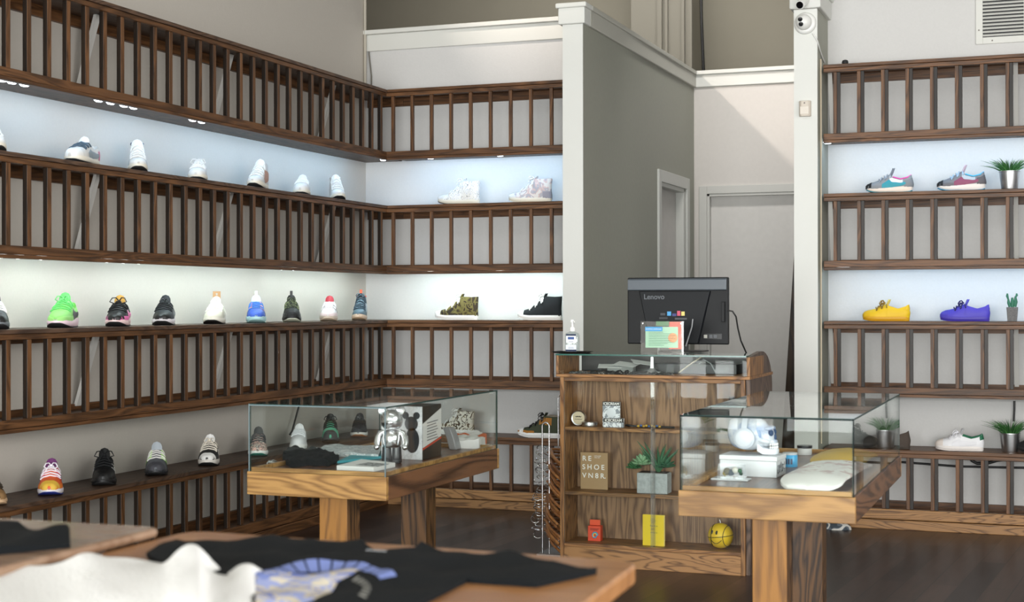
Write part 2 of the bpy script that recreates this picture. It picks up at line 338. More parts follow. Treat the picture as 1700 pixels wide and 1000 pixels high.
# ------------------------------------------------------------------ shelf railings
ZS = [2.798, 2.015, 1.2416, .474]                 # board tops
ZBOT = [2.323, 1.551, .789, 0]
WH = flat('white_bracket', rgb('cfcdc8'), .5)
UNITN = ['top', 'second', 'third', 'bottom']
def rail_unit(i, side):
    zt, zb = ZS[i], ZBOT[i]
    low = i == 3
    if side == 'left':
        root = thing('railing_shelf', 'dark oak shelf with baluster railing along the left wall, %s tier' % UNITN[i], 'shelf', (XL, 6.8, zb), 0, None)
        def bx(u0, u1, d0, d1, z0, z1, b=None):   # u along the wall, d depth behind the front plane
            b = b or MB(); b.box(XL - d1, XL - d0, u0, u1, z0, z1); return b
        u0, u1, wm = 4.2, YB, WY
        sl = [5.305 - .03 + .1394 * n for n in range(-7, 28)]; wv = .030
        br = [5.0, 6.12, 7.37, 8.64]
    else:
        wm = WX
        def bx(u0, u1, d0, d1, z0, z1, b=None):
            b = b or MB(); b.box(u0, u1, YB + d0, YB + d1, z0, z1); return b
        if side == 'back':
            root = thing('railing_shelf', 'dark oak shelf with baluster railing between left corner and white post, %s tier' % UNITN[i], 'shelf', (-3.6, YB, zb))
            u0, u1, wv = XL, XP0 - .001, .021
            sl = [-4.2707 + .1414 * n for n in range(0, 9)]; br = []
        else:
            root = thing('railing_shelf', 'dark oak shelf with baluster railing right of the camera-hung column, %s tier' % UNITN[i], 'shelf', (-.6, YB, zb))
            u0, u1, wv = XC1 + .018, 1.0, .021
            sl = [-1.3209 + .1417 * n for n in range(0, 16)]; br = [-1.375, -.29, .8]
    e0 = -.003
    cz = ZS[3] if low else 0
    # boards
    ext = .30 if side == 'left' else .298
    a0 = u0 + .013 if side == 'back' else u0
    a1 = YW - .002 if side == 'left' else u1
    c0 = u0
    if side == 'back': u0 += .001
    bx(a0, a1, -.012, .299, zt - .02, zt).build('shelf_board', WSH if side == 'left' else WX, root, world=True, bevel=.002)
    bx(u0, u1, -.004, .03, zt - .0455, zt - .0215).build('top_rail', wm, root, world=True, bevel=.002)
    bx(c0, u1, .275, .299, zt - .075, zt - .02).build('wall_cleat', wm, root, world=True)
    z1 = .1195 if low else zb + .057
    z0 = zt - .0455
    if low:
        bx(u0, u1, -.012, .03, .06, .119).build('bottom_rail', WBX if side != 'left' else wm, root, world=True, bevel=.003)
        bx(u0, u1, -.02, .03, 0, .056).build('plinth', WBX if side != 'left' else wm, root, world=True, bevel=.003)
        bx(u0, u1, .03, .299, .06, .08).build('bottom_board', wm, root, world=True)
        bx(c0, u1, .275, .299, .08, .135).build('wall_cleat', wm, root, world=True)
    else:
        bx(u0, u1, -.004, .03, zb + .0185, z1).build('bottom_rail', wm, root, world=True, bevel=.002)
        bx(u0, u1, -.012, .02, zb, zb + .0165).build('front_lip', wm, root, world=True, bevel=.002)
        bx(a0, a1, .02, .299, zb + .02, zb + .038).build('bottom_board', WSH, root, world=True)
        bx(c0, u1, .28, .299, zb + .038, zb + .07).build('wall_cleat', wm, root, world=True)
    if side == 'left':   # the cleat turns the corner
        for q0, q1 in ((zt - .075, zt - .021), (.0805, .135) if low else (zb + .0385, zb + .07)):
            MB().box(XW + .026, XL - .001, YW - .026, YW - .002, q0, q1).build('corner_cleat', WX, root, world=True)
    # balusters
    dep = .0245
    proto = None
    for n, s_ in enumerate(sl):
        if side == 'left' and (s_ < u0 or s_ > u1 - .02): continue
        if proto is None:
            mb = MB()
            if side == 'left':
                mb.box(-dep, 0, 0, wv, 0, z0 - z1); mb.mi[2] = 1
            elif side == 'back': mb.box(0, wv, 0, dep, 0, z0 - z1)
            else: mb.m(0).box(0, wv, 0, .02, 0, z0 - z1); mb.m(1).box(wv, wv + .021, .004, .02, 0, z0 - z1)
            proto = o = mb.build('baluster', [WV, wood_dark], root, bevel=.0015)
        else:
            o = proto.copy(); COL.objects.link(o); o.parent = root
        p = Vector((XL - .004, s_, z1)) if side == 'left' else Vector((s_, YB + .004, z1))
        o.location = p - Vector(root.location)
    # white steel braces leaning from wall to board
    if not low:
        for s_ in br:
            q = MB(); n_ = len(q.v)
            if side == 'left': P = [(XW + .004, XW + .125, s_, s_ + .035)]
            a = (zb + .06, zt - .022)
            if side == 'left':
                r0 = [Vector((XW + .012, s_, a[0])), Vector((XW + .03, s_, a[0])), Vector((XW + .03, s_ + .035, a[0])), Vector((XW + .012, s_ + .035, a[0]))]
                r1 = [v + Vector((.12, 0, a[1] - a[0])) for v in r0]
            else:
                r0 = [Vector((s_, YW - .03, a[0])), Vector((s_ + .025, YW - .03, a[0])), Vector((s_ + .025, YW - .012, a[0])), Vector((s_, YW - .012, a[0]))]
                r1 = [v + Vector((0, -.12, a[1] - a[0])) for v in r0]
            q.loft([r0, r1]); q.build('steel_brace', WH, root, world=True)['label'] = 'white steel brace'
    return root
wood_dark = wood('oak_baluster_dark', rgb('120d08'), rgb('291c12'), 'z', scale=15, rings=.45, stretch=30, lo=.25, hi=.95)  # darker oak for one face of left balusters and strips beside right ones
UN = {}
for side in ('left', 'back', 'right'):
    for i in range(4): UN[side, i] = rail_unit(i, side)

# LED strips under the two upper tiers: a bar with diodes, its light goes down to the niche
def led(side, i, u0, u1, power, col, em, diodes, label):
    zb = ZBOT[i]
    if side == 'left': c = Vector((XL - .05, (u0 + u1) / 2, zb + .012))
    else: c = Vector(((u0 + u1) / 2, YB + .05, zb + .012))
    root = thing('led_strip', label, 'light strip', c)
    L = u1 - u0
    if side == 'left': MB().box(-.009, .009, -L / 2, L / 2, 0, .008).build('strip_profile', WHT, root)
    else: MB().box(-L / 2, L / 2, -.009, .009, 0, .008).build('strip_profile', WHT, root)
    for u in diodes:
        mb = MB().lathe([(.0005, -.011), (.012, -.010), (.018, -.003), (.018, 0)], (0, 0, 0), 16)
        o = mb.build('diode', em, root, smooth=1)
        o.scale = (1, 1.6, 1) if side == 'left' else (1.6, 1, 1)
        o.location = (0, u - c.y, 0) if side == 'left' else (u - c.x, 0, 0)
    d = (-.55, 0, -1) if side == 'left' else (0, .55, -1)
    loc = c + Vector((-.0, 0, -.004))
    if side == 'left': a = area('led_light', loc, d, L, .012, power, col)
    else: a = area('led_light', loc, d, L, .012, power, col)
    # long side must run along the strip
    z = -Vector(d).normalized(); x = Vector((0, 1, 0)) if side == 'left' else Vector((1, 0, 0)); y = z.cross(x)
    a.rotation_euler = Matrix((x, y, z)).transposed().to_euler()
def ul(px): return at(px, 300, X=XL - .05).y
led('left', 0, 4.4, 9.1, 11.5, LEDC, EMC, [ul(x) for x in (3, 20, 41, 164, 184, 206, 222, 320, 335, 636)], 'cool white light strip under the top tier on left wall')
led('left', 1, 4.4, 9.1, 14, LEDN, EMN, [ul(x) for x in (2, 31, 68, 178, 205, 231, 468, 487)], 'neutral white light strip under the second tier on left wall')
led('back', 0, -4.2, -3.05, 3.2, LEDC, EMC, [-4.0, -3.5], 'cool white light strip under top tier beside the white post')
led('back', 1, -4.2, -3.05, 4.2, LEDN, EMN, [-4.0, -3.5], 'neutral white light strip under second tier beside the white post')
led('right', 0, -1.33, .9, 3.6, LEDC, EMC, [-1.36, .0], 'cool white light strip under the top tier right of column')
led('right', 1, -1.33, .9, 3.8, LEDC, EMC, [-1.28, -1.25, .2], 'cool white light strip under the second tier right of column')
# ------------------------------------------------------------------ sneakers
def lerp(a, b, t): return a + (b - a) * t
def prof(pts, t):
    if t <= pts[0][0]: return pts[0][1]
    for (a, va), (b, vb) in zip(pts, pts[1:]):
        if t <= b:
            k = (t - a) / (b - a); k = k * k * (3 - 2 * k) * .5 + k * .5
            return va + (vb - va) * k
    return pts[-1][1]
WP = [(0, .006), (.012, .017), (.035, .028), (.08, .038), (.16, .047), (.28, .053), (.4, .051), (.52, .045), (.65, .040), (.8, .038), (.9, .034), (.96, .026), (.988, .015), (1, .005)]
KIND = {
 'runner': dict(bot=[(0, .020), (.12, .007), (.25, 0), (.8, 0), (.93, .003), (1, .010)], top=[(0, .038), (.15, .032), (.4, .034), (.7, .042), (1, .048)],
                h=[(0, .05), (.05, .062), (.14, .073), (.28, .085), (.42, .108), (.55, .130)], rim=[(.5, .118), (.62, .100), (.75, .088), (.9, .098), (1, .116)], tc=.54, tong=.034, wide=1.06),
 'court': dict(bot=[(0, .010), (.12, .003), (.25, 0), (1, 0)], top=[(0, .030), (.5, .027), (1, .029)],
               h=[(0, .04), (.04, .056), (.12, .066), (.26, .074), (.42, .094), (.53, .108)], rim=[(.5, .098), (.62, .086), (.75, .076), (.9, .086), (1, .100)], tc=.52, tong=.026, wide=1.0),
 'hitop': dict(bot=[(0, .022), (.1, .011), (.25, .001), (.32, 0), (1, 0)], top=[(0, .044), (.1, .038), (.3, .032), (1, .032)],
               h=[(0, .046), (.04, .058), (.12, .065), (.26, .074), (.42, .104), (.56, .142), (.64, .162)], rim=[(.58, .158), (.7, .156), (.85, .153), (1, .156)], tc=.63, tong=.018, wide=.93),
}
def shoe(label, kind, upper, sole, out, toe=None, heel=None, side=None, lace=None, tongue=None, side2=None, eyestay=None, lining=None,
         L=.29, hs=1.0, bow=True, loops=1.0, tab=None, chunky=1.0, group=None, spots=None, toeside=None, stripe=None, shell=False, pull=None):
    K = KIND[kind]; tc = K['tc']; wd_ = K['wide'] * (L / .29) ** .5
    root = thing('sneaker' if kind != 'hitop' else 'high_top_sneaker', label, 'shoe', group=group)
    SH = {}
    bot = lambda t: prof(K['bot'], t); top = lambda t: prof(K['top'], t) * (chunky if kind == 'runner' else 1)
    hh = lambda t: prof(K['h'], t) * hs; rim = lambda t: prof(K['rim'], t) * hs
    W_ = lambda t: prof(WP, t) * wd_
    X_ = lambda t: L * (.5 - t)
    def lean(t, z):
        k = max(0, (t - .78) / .22)
        q = (z - .03) / .07
        return k * (.009 * max(q - .3, 0) ** 1.3 - .004 * max(0, 1 - abs(q - .3) / .5)) if kind != 'hitop' else k * .004 * sin(min(q, 1.8) * 2.2)
    def outer(t, u, off=0):
        w = W_(t) * .95 + off; b = top(t) - .006
        h = hh(min(t, tc)); a = u * .80 * pi / 2
        yc = w * max(cos(a), 0) ** .75; zc = b + (h + off - b) * sin(a) ** .95
        rw = min(.030, w * .80) + off * .5; r = rim(t) + off * .2
        if kind == 'hitop': rw = min(.029, w * .86)
        yo = w + (rw - w) * u ** 1.3 + .004 * sin(pi * u); zo = b + (r - b) * u
        k = min(1, max(0, (t - tc + .03) / .05)); k = k * k * (3 - 2 * k)
        return (lerp(yc, yo, k), lerp(zc, zo, k))
    def inner(t, v):   # v 0..1 from rim to centre
        w = W_(t) * .95; b = top(t) - .006; h = hh(min(t, tc)); a = (.80 + .20 * v) * pi / 2
        yc = w * max(cos(a), 0) ** .75; zc = b + (h - b) * sin(a) ** .95
        rw = min(.030, w * .80); r = rim(t)
        if kind == 'hitop': rw = min(.029, w * .86)
        if v < .4: yo, zo = rw - .006, r - .003 - .02 * v
        elif v < .8: yo, zo = (rw - .010), b + .035
        else: yo, zo = 0, b + .03
        k = min(1, max(0, (t - tc + .03) / .05)); k = k * k * (3 - 2 * k)
        return (lerp(yc, yo, k), lerp(zc, zo, k))
    ts = [0, .012, .03, .06, .09, .12, .15, .18, .21, .24, .27, .30, .33, .36, .39, .42, .45, .48] + [t for t in (.51, .54, .57) if t < tc - .045] + [tc - .04, tc - .02, tc, tc + .02, tc + .05, .71, .75, .79, .82, .88, .93, .965, .988, 1]
    rings = []
    for t in ts:
        half = [outer(t, j / 10) for j in range(11)] + [inner(t, v) for v in (.33, .66, 1)]
        full = [(y, z) for y, z in half] + [(-y, z) for y, z in half[-2::-1]]
        rings.append([Vector((X_(t) + lean(t, z), y, z)) for y, z in full])
    MB().loft(rings, closed=False, cap=True).build('upper', upper, root, smooth=60)
    # sole and tread
    def sole_r(t, z0, z1, wsc): 
        w = W_(t) * wsc
        return [Vector((X_(t), y, z)) for y, z in ((-w * .86, z0), (-w, z0 + .25 * (z1 - z0)), (-w * 1.01, z0 + .7 * (z1 - z0)), (-w * .95, z1), (w * .95, z1), (w * 1.01, z0 + .7 * (z1 - z0)), (w, z0 + .25 * (z1 - z0)), (w * .86, z0))]
    ts2 = [0, .008, .02, .04, .08, .14, .2, .3, .4, .5, .6, .7, .8, .88, .94, .975, .99, 1]
    MB().loft([sole_r(t, bot(t) + .005, top(t), 1.03) for t in ts2]).build('midsole', sole, root, smooth=50)
    MB().loft([sole_r(t, bot(t), bot(t) + .0055, 1.0) for t in ts2[1:-1]]).build('outsole', out, root, smooth=50)
    def patch(name, mat, t0, t1, u0, u1, off=.0026, sides=(1, -1), n=10, mu=6, curve=None, lab=None):
        for sd in sides:
            mb = MB(); rr = []
            for i in range(n + 1):
                t = lerp(t0, t1, i / n); row = []
                a, b_ = (u0, u1) if not curve else curve(i / n)
                for j in range(mu + 1):
                    y, z = outer(t, lerp(a, b_, j / mu), off if 0 < j < mu else off * .4)
                    row.append(Vector((X_(t) + lean(t, z) + (off if t < .05 else 0) - (off if t > .96 else 0), sd * y, z)))
                rr.append(row)
            mb.loft(rr, closed=False, cap=False)
            mb.build(name, mat, root, smooth=60)
    if toe:
        k = .17 if kind != 'runner' else .13
        patch('toe_cap', toe, 0.0, k, 0, 1.25, .002, n=8, mu=7)
    if toeside: patch('mudguard', toeside, .0, .42, 0, .4, .0018, curve=lambda q: (0, .62 - .42 * q), n=12)
    if heel: patch('heel_counter', heel, .83, 1.0, 0, .75 if kind != 'hitop' else .35, .0018)
    if eyestay: patch('eyestay', eyestay, .27, tc + .02, .52, .98, .0032, n=8)
    if side: patch('side_panel', side, .36, .86, .1, .5, .002, curve=lambda q: (.02 + .25 * q * q, .34 + .30 * sin(q * 2.2)), n=14)
    if side2: patch('side_overlay', side2, .52, .8, .5, .9, .0021, n=8)
    if stripe:
        for q in range(3): patch('stripe', stripe, .28 + q * .075, .315 + q * .075, .25, .8, .0034, n=2, mu=8)
    if tab: patch('heel_tab', tab, .93, 1.0, .62, 1.0, .0024)
    if kind == 'hitop':
        mb = MB()
        for sd in (1, -1):
            for t_ in (.30, .36, .42, .48, .53, .57, .61):
                y, z = outer(t_, .86, .002); mb.sphere((X_(t_), sd * y, z), .0035, 8, 5, (1, .5, 1))
        mb.build('eyelets', CHR, root, smooth=1)
    # tongue
    tm = tongue or upper; zt_ = hh(tc); mb = MB(); rr = []
    for i in range(6):
        q = i / 5; x = X_(tc - .06) - .022 * q - (.006 if kind != 'hitop' else 0); z = zt_ - .02 + (K['tong'] + .02) * q; w = .022 + .005 * sin(pi * q)
        if i == 5: w *= .75
        rr.append([Vector((x + .003 * 0 + dx, y, z - .35 * abs(y) * (1 if i else 0))) for y, dx in ((-w, -.004), (-w * .5, .001), (0, .003), (w * .5, .001), (w, -.004), (w * .5, -.011), (0, -.012), (-w * .5, -.011))])
    mb.loft(rr).build('tongue', tm, root, smooth=60)
    # laces
    lm = lace or WHT; mb = MB(); nl = 6 if kind == 'hitop' else 5
    for i in range(nl):
        t_ = lerp(.29, tc - .015, i / (nl - 1)); zc = hh(t_) + .0045
        sk = .006 * (1 if i % 2 else -1); half = [(outer(t_, u, .004), k) for u, k in ((.62, 1), (.76, .8), (.9, .5))]
        pts = [Vector((X_(t_) + sk * k, y, z)) for (y, z), k in half] + [Vector((X_(t_) + .003, 0, inner(t_, 1)[1] + .006))] + [Vector((X_(t_) - sk * k, -y, z)) for (y, z), k in half[::-1]]
        mb.tube(pts, .0040, 6)
    x0 = X_(tc - .05); z0_ = hh(tc) + .002
    if bow:
        for sd in (1, -1):
            mb.tube([(x0, 0, z0_), (x0 + .010, sd * .009 * loops, z0_ + .012 * loops), (x0 + .018, sd * .020 * loops, z0_ + .011 * loops), (x0 + .028, sd * .027 * loops, z0_ - .002), (x0 + .026, sd * .020, z0_ - .011), (x0 + .012, sd * .008, z0_ - .005), (x0 + .002, 0, z0_)], .0031, 6)
            mb.tube([(x0, 0, z0_), (x0 + .016, sd * .010, z0_ + .001), (x0 + .026, sd * .018, z0_ - .014), (x0 + .03, sd * .026, z0_ - .026)], .0024, 6)
        mb.sphere((x0 + .002, 0, z0_), .007, 8, 6)
    mb.build('laces', lm, root, smooth=60)
    if lining:
        mb = MB(); rr = []
        for i in range(15):
            a = -pi * .5 + pi * i / 14
            t_ = lerp(tc + .05, .985, max(0, cos(a))) ; y, z = outer(min(t_, .985), 1.0)
            rr.append((X_(t_) + lean(t_, z), (y if a > 0 else -y) * min(1, abs(a) * 1.6 + .02), z + .001))
        mb.tube(rr, .0045, 6).build('collar', lining, root, smooth=60)
    if pull:
        MB().box(X_(tc) - .014, X_(tc) - .010, -.008, .008, hh(tc) + .01, hh(tc) + K['tong'] + .022).build('pull_tab', pull, root, bevel=.001)
    return root
def face_cam(o, px, z, off=0, X=XL - .028, L=.29, py=None):
    """stand a shoe on the left wall shelf, toe by the front edge, heading out to the room"""
    px -= 6; p = at(px, 300, X=X); d = Vector((-p.x, -p.y)).normalized(); a = math.atan2(d.y, d.x) + R(off)
    o.rotation_euler = (0, 0, a); o.location = (p.x - cos(a) * L / 2, p.y - sin(a) * L / 2, z + .0005)
    return o
def side_on(o, px0, px1, z, off=0, dy=.11):
    a = at(px0, 300, Y=YB + dy); b = at(px1, 300, Y=YB + dy)
    o.rotation_euler = (0, 0, pi + R(off)); o.location = ((a.x + b.x) / 2, YB + dy, z + .0005)
    return o
CREAM = fl('e0dacb', .6); OFFW = fl('dfddd9', .65); GUM = fl('c9a884', .6); WS = fl('f4f3f0', .5); NAVY = fl('1c2b4a', .6)
CV = flat('white_canvas', rgb('d4d2ce'), .85, bump=.15, bscale=250)
Z1, Z2, Z3 = ZS[1], ZS[2], ZS[3]
f = face_cam
# second tier, left wall, white and pastel shoes
f(shoe('white and navy high-top sneaker cut by the left edge of the photo', 'hitop', pattern('splash_navy', ['f0eeea', '2d4a6b', 'e9e9ea'], 22, [0, .5, .58]), CREAM, RUB, toe=OFFW, lace=OFFW), 3, Z1, 10)
f(shoe('white low sneaker with grey and pink heel, leftmost low shoe on the second tier', 'court', CV, CREAM, RUB, toe=OFFW, side=fl('8f9aa0', .7), heel=fl('c77a8e', .7), lace=fl('40505c', .7), bow=False), 122, Z1, -24)
f(shoe('white high-top sneaker with dark blue eyelet lines and open collar on the second tier', 'hitop', CV, CREAM, RUB, toe=OFFW, lace=OFFW, side=fl('b6c0c8', .7), lining=NAVY, bow=False), 236, Z1, 2)
f(shoe('plain white low canvas sneaker with a loose lace bow on the second tier', 'court', CV, CREAM, RUB, toe=OFFW, lace=OFFW, loops=1.5, hs=.92), 331, Z1, -6)
f(shoe('white high-top sneaker with a thin brown lining line on its side, second tier', 'hitop', CV, CREAM, RUB, toe=OFFW, lace=OFFW, side=fl('b98a72', .7), bow=False), 425, Z1, -14)
f(shoe('small plain white low sneaker between two white high-tops on the second tier', 'court', CV, CREAM, RUB, toe=OFFW, lace=OFFW, bow=False), 504, Z1, -6)
f(shoe('plain white high-top sneaker nearest the corner on the second tier', 'hitop', CV, CREAM, RUB, toe=OFFW, lace=OFFW, bow=False, lining=OFFW), 570, Z1, 8)
side_on(shoe('white high-top with blue and black paint splatter on the second tier', 'hitop', pattern('paint_splatter', ['ecebe8', '2f3a4a', 'ecebe8', '3f6fb5', 'ecebe8'], 28, [0, .44, .455, .60, .615]), CREAM, RUB, toe=OFFW, lace=OFFW, L=.30), 725, 799, Z1)
side_on(shoe('patchwork high-top in grey weave and faded pink on the second tier', 'hitop', pattern('patchwork_weave', ['e0dcda', 'd3bcba', 'b4b2bb', 'dcdad9'], 18, [0, .44, .5, .6]), CREAM, CREAM, toe=OFFW, lace=OFFW, heel=fl('9a99a6', .8), L=.30), 842, 919, Z1)
# third tier, left wall, coloured shoes
NEON = fl('82c966', .6); PINK = fl('e06aa8', .6)
f(shoe('black and grey running shoe cut by the left edge on the third tier', 'runner', fl('44474b', .7), fl('6d7377', .5), RUB, toe=BLK, side=BLK, lace=WHT, bow=False), 3, Z2, 6)
f(shoe('neon green running shoe with a black side mark and bow', 'runner', NEON, fl('e3c9d2', .5), RUB, toe=None, toeside=fl('93d275', .5), side=BLK, lace=fl('63c268', .6), tongue=fl('56ab58', .7), loops=1.2, L=.31, hs=1.02, chunky=1.05), 99, Z2, -14)
f(shoe('black running shoe with a pink mudguard and big side bow', 'runner', BLKM, fl('e6c9c8', .5), RUB, toeside=PINK, toe=BLK, side=fl('dd77aa', .6), lace=BLK, tongue=fl('b58a3a', .7), loops=1.5, hs=.94), 195, Z2, -10)
f(shoe('all-black running shoe with a thin pale midsole', 'runner', fl('1b1f24', .7), fl('d8d2d6', .5), RUB, toe=BLK, side=fl('2c3238', .5), lace=fl('14161a', .6), loops=.8, hs=.96), 273, Z2, -8)
cream = f(shoe('cream running shoe with a brown cardboard tag standing in it', 'runner', fl('d5d2c2', .7), fl('dcd8cc', .5), BLK, lace=fl('f3f1e8', .6), side=fl('d9d6c8', .6), hs=.92, loops=.8), 356, Z2, -10)
o = f(shoe('royal blue and orange running shoe with a mint sole', 'runner', fl('3f62b8', .6), fl('a9cdd2', .5), fl('8fb5b5', .5), toe=fl('3c5fc0', .6), eyestay=fl('f0803a', .6), side=fl('3a57a8', .6), lace=fl('3d78c4', .6), tongue=fl('bcd8ea', .7), heel=fl('f08a3e', .6), lining=fl('f08a3e', .6), bow=False, chunky=1.15, pull=fl('e9efe6', .6)), 431, Z2, 0)
f(shoe('black trail shoe with camouflage tongue and heel loop', 'runner', fl('16181a', .7), BLK, fl('bfc3b0', .5), toe=RUB, toeside=fl('222527', .5), lace=pattern('camo_lace', ['30372a', '77805e', '15180f'], 70), tongue=BLK, pull=BLK, loops=.9, hs=1.03, lining=BLKM), 491, Z2, 2)
f(shoe('white basketball shoe with black sides and dark red collar', 'runner', fl('e9e5e6', .6), fl('cfc1b4', .5), fl('c9b7a0', .5), side=BLK, eyestay=fl('1e1c20', .6), toeside=fl('ead9da', .6), heel=fl('a01f2e', .6), tongue=fl('a4303c', .6), lining=fl('b02032', .6), lace=fl('efecee', .6), bow=False, chunky=1.05), 550, Z2, -4)
f(shoe('slate blue high-top basketball shoe with an orange-red heel tab', 'hitop', fl('4d6370', .6), fl('d3bda8', .5), fl('c2a88c', .5), side=fl('b9c7cf', .5), lace=fl('3b4b58', .6), tongue=fl('1c1e22', .6), lining=fl('ff5a38', .6), heel=fl('2f4352', .6), pull=fl('f2502f', .6), hs=1.02), 600, Z2, -6)
CAMO = pattern('camouflage_canvas', ['3d3120', '7d7440', '6e6636', '4a3d22', '2a2114'], 20, [0, .42, .5, .55, .60])
side_on(shoe('olive camouflage canvas high-top with white laces', 'hitop', CAMO, WS, WS, toe=WS, lace=WS, L=.31), 720, 796, Z2)
side_on(shoe('black canvas high-top with a white toe next to the white post', 'hitop', fl('15191d', .8), WS, WS, toe=WS, lace=WS, stripe=None, L=.305), 858, 934, Z2, dy=.12)
# bottom tier, left wall
f(shoe('brown and tan shoe cut by the left edge on the bottom tier', 'runner', fl('4b3a28', .7), GUM, GUM, toe=fl('8a6a44', .6), side=fl('2a2620', .6), lace=fl('3a3228', .6), bow=False, L=.31), 2, Z3, 16)
f(shoe('rainbow running shoe in orange, yellow and purple with white laces', 'runner', fl('e2622c', .6), fl('e9e4ea', .5), fl('23307c', .5), toe=fl('e0b545', .5), toeside=fl('e67a26', .6), eyestay=fl('d23a50', .6), side=fl('a7b2c8', .6), heel=fl('8890b0', .6), tongue=fl('6a2f68', .6), lace=fl('f0eaf2', .6), loops=1.1, hs=.98), 87, Z3, -4)
f(shoe('black running shoe with white side stripes and a tall lace bow', 'runner', fl('0e0f11', .5), fl('141416', .5), RUB, stripe=fl('e8e8ea', .5), toe=BLK, lace=BLKM, loops=1.7, L=.31, hs=1.06), 177, Z3, -2)
f(shoe('grey running shoe with neon green side stripes', 'runner', fl('5d6066', .6), fl('2e2f33', .5), RUB, toe=fl('46464c', .5), stripe=fl('a8f04c', .5), eyestay=fl('b9ef7a', .5), side=fl('9aa8a8', .6), lace=WHT, tongue=fl('b0b8c0', .6), lining=fl('90e060', .6), bow=False, L=.30), 264, Z3, -2)
f(shoe('black and white chunky running shoe left of the glass case', 'runner', fl('1a1b1e', .6), fl('dcd6ce', .5), RUB, toe=fl('ecebe8', .5), toeside=BLK, side=fl('e3e1dd', .6), lace=fl('e9e0d2', .6), tongue=fl('efeeec', .6), bow=True, chunky=1.15, L=.29), 349, Z3, -6)
f(shoe('pink floral running shoe on the bottom tier, seen through the glass case', 'runner', pattern('floral_print', ['e8b9a8', '2a2a33', 'e7c3b4', '57b0a8', 'eec6b8'], 55, [0, .42, .5, .6, .64]), WS, fl('2d7c6c', .5), lace=fl('1c1c22', .6), lining=BLK, bow=False, tongue=BLK), 433, Z3, -2)
f(shoe('plain white court shoe with a grey lining, seen through the glass case', 'court', fl('ececee', .5), WS, WS, lace=fl('eceef2', .6), bow=False, L=.285, hs=1.12), 498, Z3, -6)
f(shoe('mint green hiking shoe with black laces, seen through the glass case', 'runner', fl('59c39a', .6), fl('4a4a4c', .6), RUB, toe=fl('3c3a3a', .6), eyestay=fl('1e2422', .6), side=fl('d8963c', .6), lace=fl('161412', .6), tongue=BLK, hs=1.1, loops=1.5), 554, Z3, 0)
f(shoe('black low shoe with a white wedge sole, seen through the glass case', 'runner', fl('24242a', .6), fl('e9e7e2', .5), fl('b0703c', .6), lace=fl('14141a', .6), hs=.92, loops=1.0), 600, Z3, -4)
side_on(shoe('white high-top with black and tan cow spots, seen through the glass case', 'hitop', pattern('cow_spots', ['e4ded2', '2f2b26', '8a7a5c', 'e4ded2'], 24, [0, .47, .54, .56]), WS, WS, toe=WS, lace=WS, L=.29), 722, 785, Z3)
side_on(shoe('olive and tan high-top with black laces beside the clothes hangers', 'hitop', fl('3f4530', .8), WS, WS, toe=WS, toeside=fl('a8702a', .8), side2=fl('ab7330', .8), lace=BLK, lining=fl('8a8070', .8), L=.31, hs=.92), 857, 935, Z3, dy=.07)
# right shelves
side_on(shoe('grey and teal running shoe with a pink collar', 'runner', fl('8d9094', .6), fl('e9d9cc', .5), fl('2f8fa4', .5), toe=RUB, toeside=fl('85888c', .6), side=fl('2f96a6', .6), side2=fl('e7e9ec', .6), lining=fl('e85cb0', .6), heel=fl('7f8286', .6), lace=fl('9aa0a8', .6), bow=False, L=.275, hs=.92, chunky=.85), 1437, 1516, Z1, dy=.10)
side_on(shoe('grey running shoe with a burgundy side line and blue collar', 'runner', fl('7e8086', .6), fl('e6dfda', .5), fl('3a9ac4', .5), toe=RUB, toeside=fl('6c6a6e', .6), side=fl('8f4a68', .6), side2=fl('b9c4cf', .6), lining=fl('4fb8e4', .6), heel=fl('5c595e', .6), lace=fl('a9c4da', .6), tongue=fl('e3c4cc', .6), bow=False, L=.275, hs=.96, chunky=.95), 1556, 1636, Z1, dy=.10)
YEL = flat('yellow_leather', rgb('e3b90c'), .55); PUR = flat('purple_leather', rgb('4a3fb8'), .55)
side_on(shoe('solid yellow shell-toe sneaker', 'court', YEL, fl('cf9a14', .5), fl('cf9a14', .5), toe=fl('dfb318', .5), lace=fl('8a6a10', .6), tongue=fl('f0d460', .5), tab=YEL, L=.275, loops=1.3), 1432, 1510, Z2, dy=.08)
side_on(shoe('solid purple shell-toe sneaker', 'court', PUR, fl('4538a4', .5), fl('4538a4', .5), toe=fl('4a3eb0', .5), lace=fl('2a2260', .6), tongue=fl('5a50c8', .5), tab=PUR, L=.28, loops=1.1), 1561, 1642, Z2, dy=.08)
side_on(shoe('dark brown suede low sneaker half hidden by the right glass case', 'court', fl('4c423b', .9), fl('453c35', .8), fl('453c35', .8), lace=fl('3a322c', .7), stripe=fl('6b5a4a', .8), L=.275, hs=1.1), 1432, 1510, Z3, dy=.07)
side_on(shoe('white leather court sneaker with a green heel tab', 'court', fl('ebebee', .5), fl('e6e0dc', .5), fl('e6e0dc', .5), toe=fl('e2d8d0', .5), lace=fl('e6e6ea', .6), tab=fl('1d6a4a', .6), lining=fl('1d6a4a', .6), side=fl('e4e4e8', .5), L=.275), 1552, 1632, Z3, dy=.09)
side_on(shoe('black shoe at the right edge beyond the bottom-tier plant', 'runner', BLKM, RUB, RUB, lace=BLK, L=.28), 1690, 1772, Z3, dy=.08)
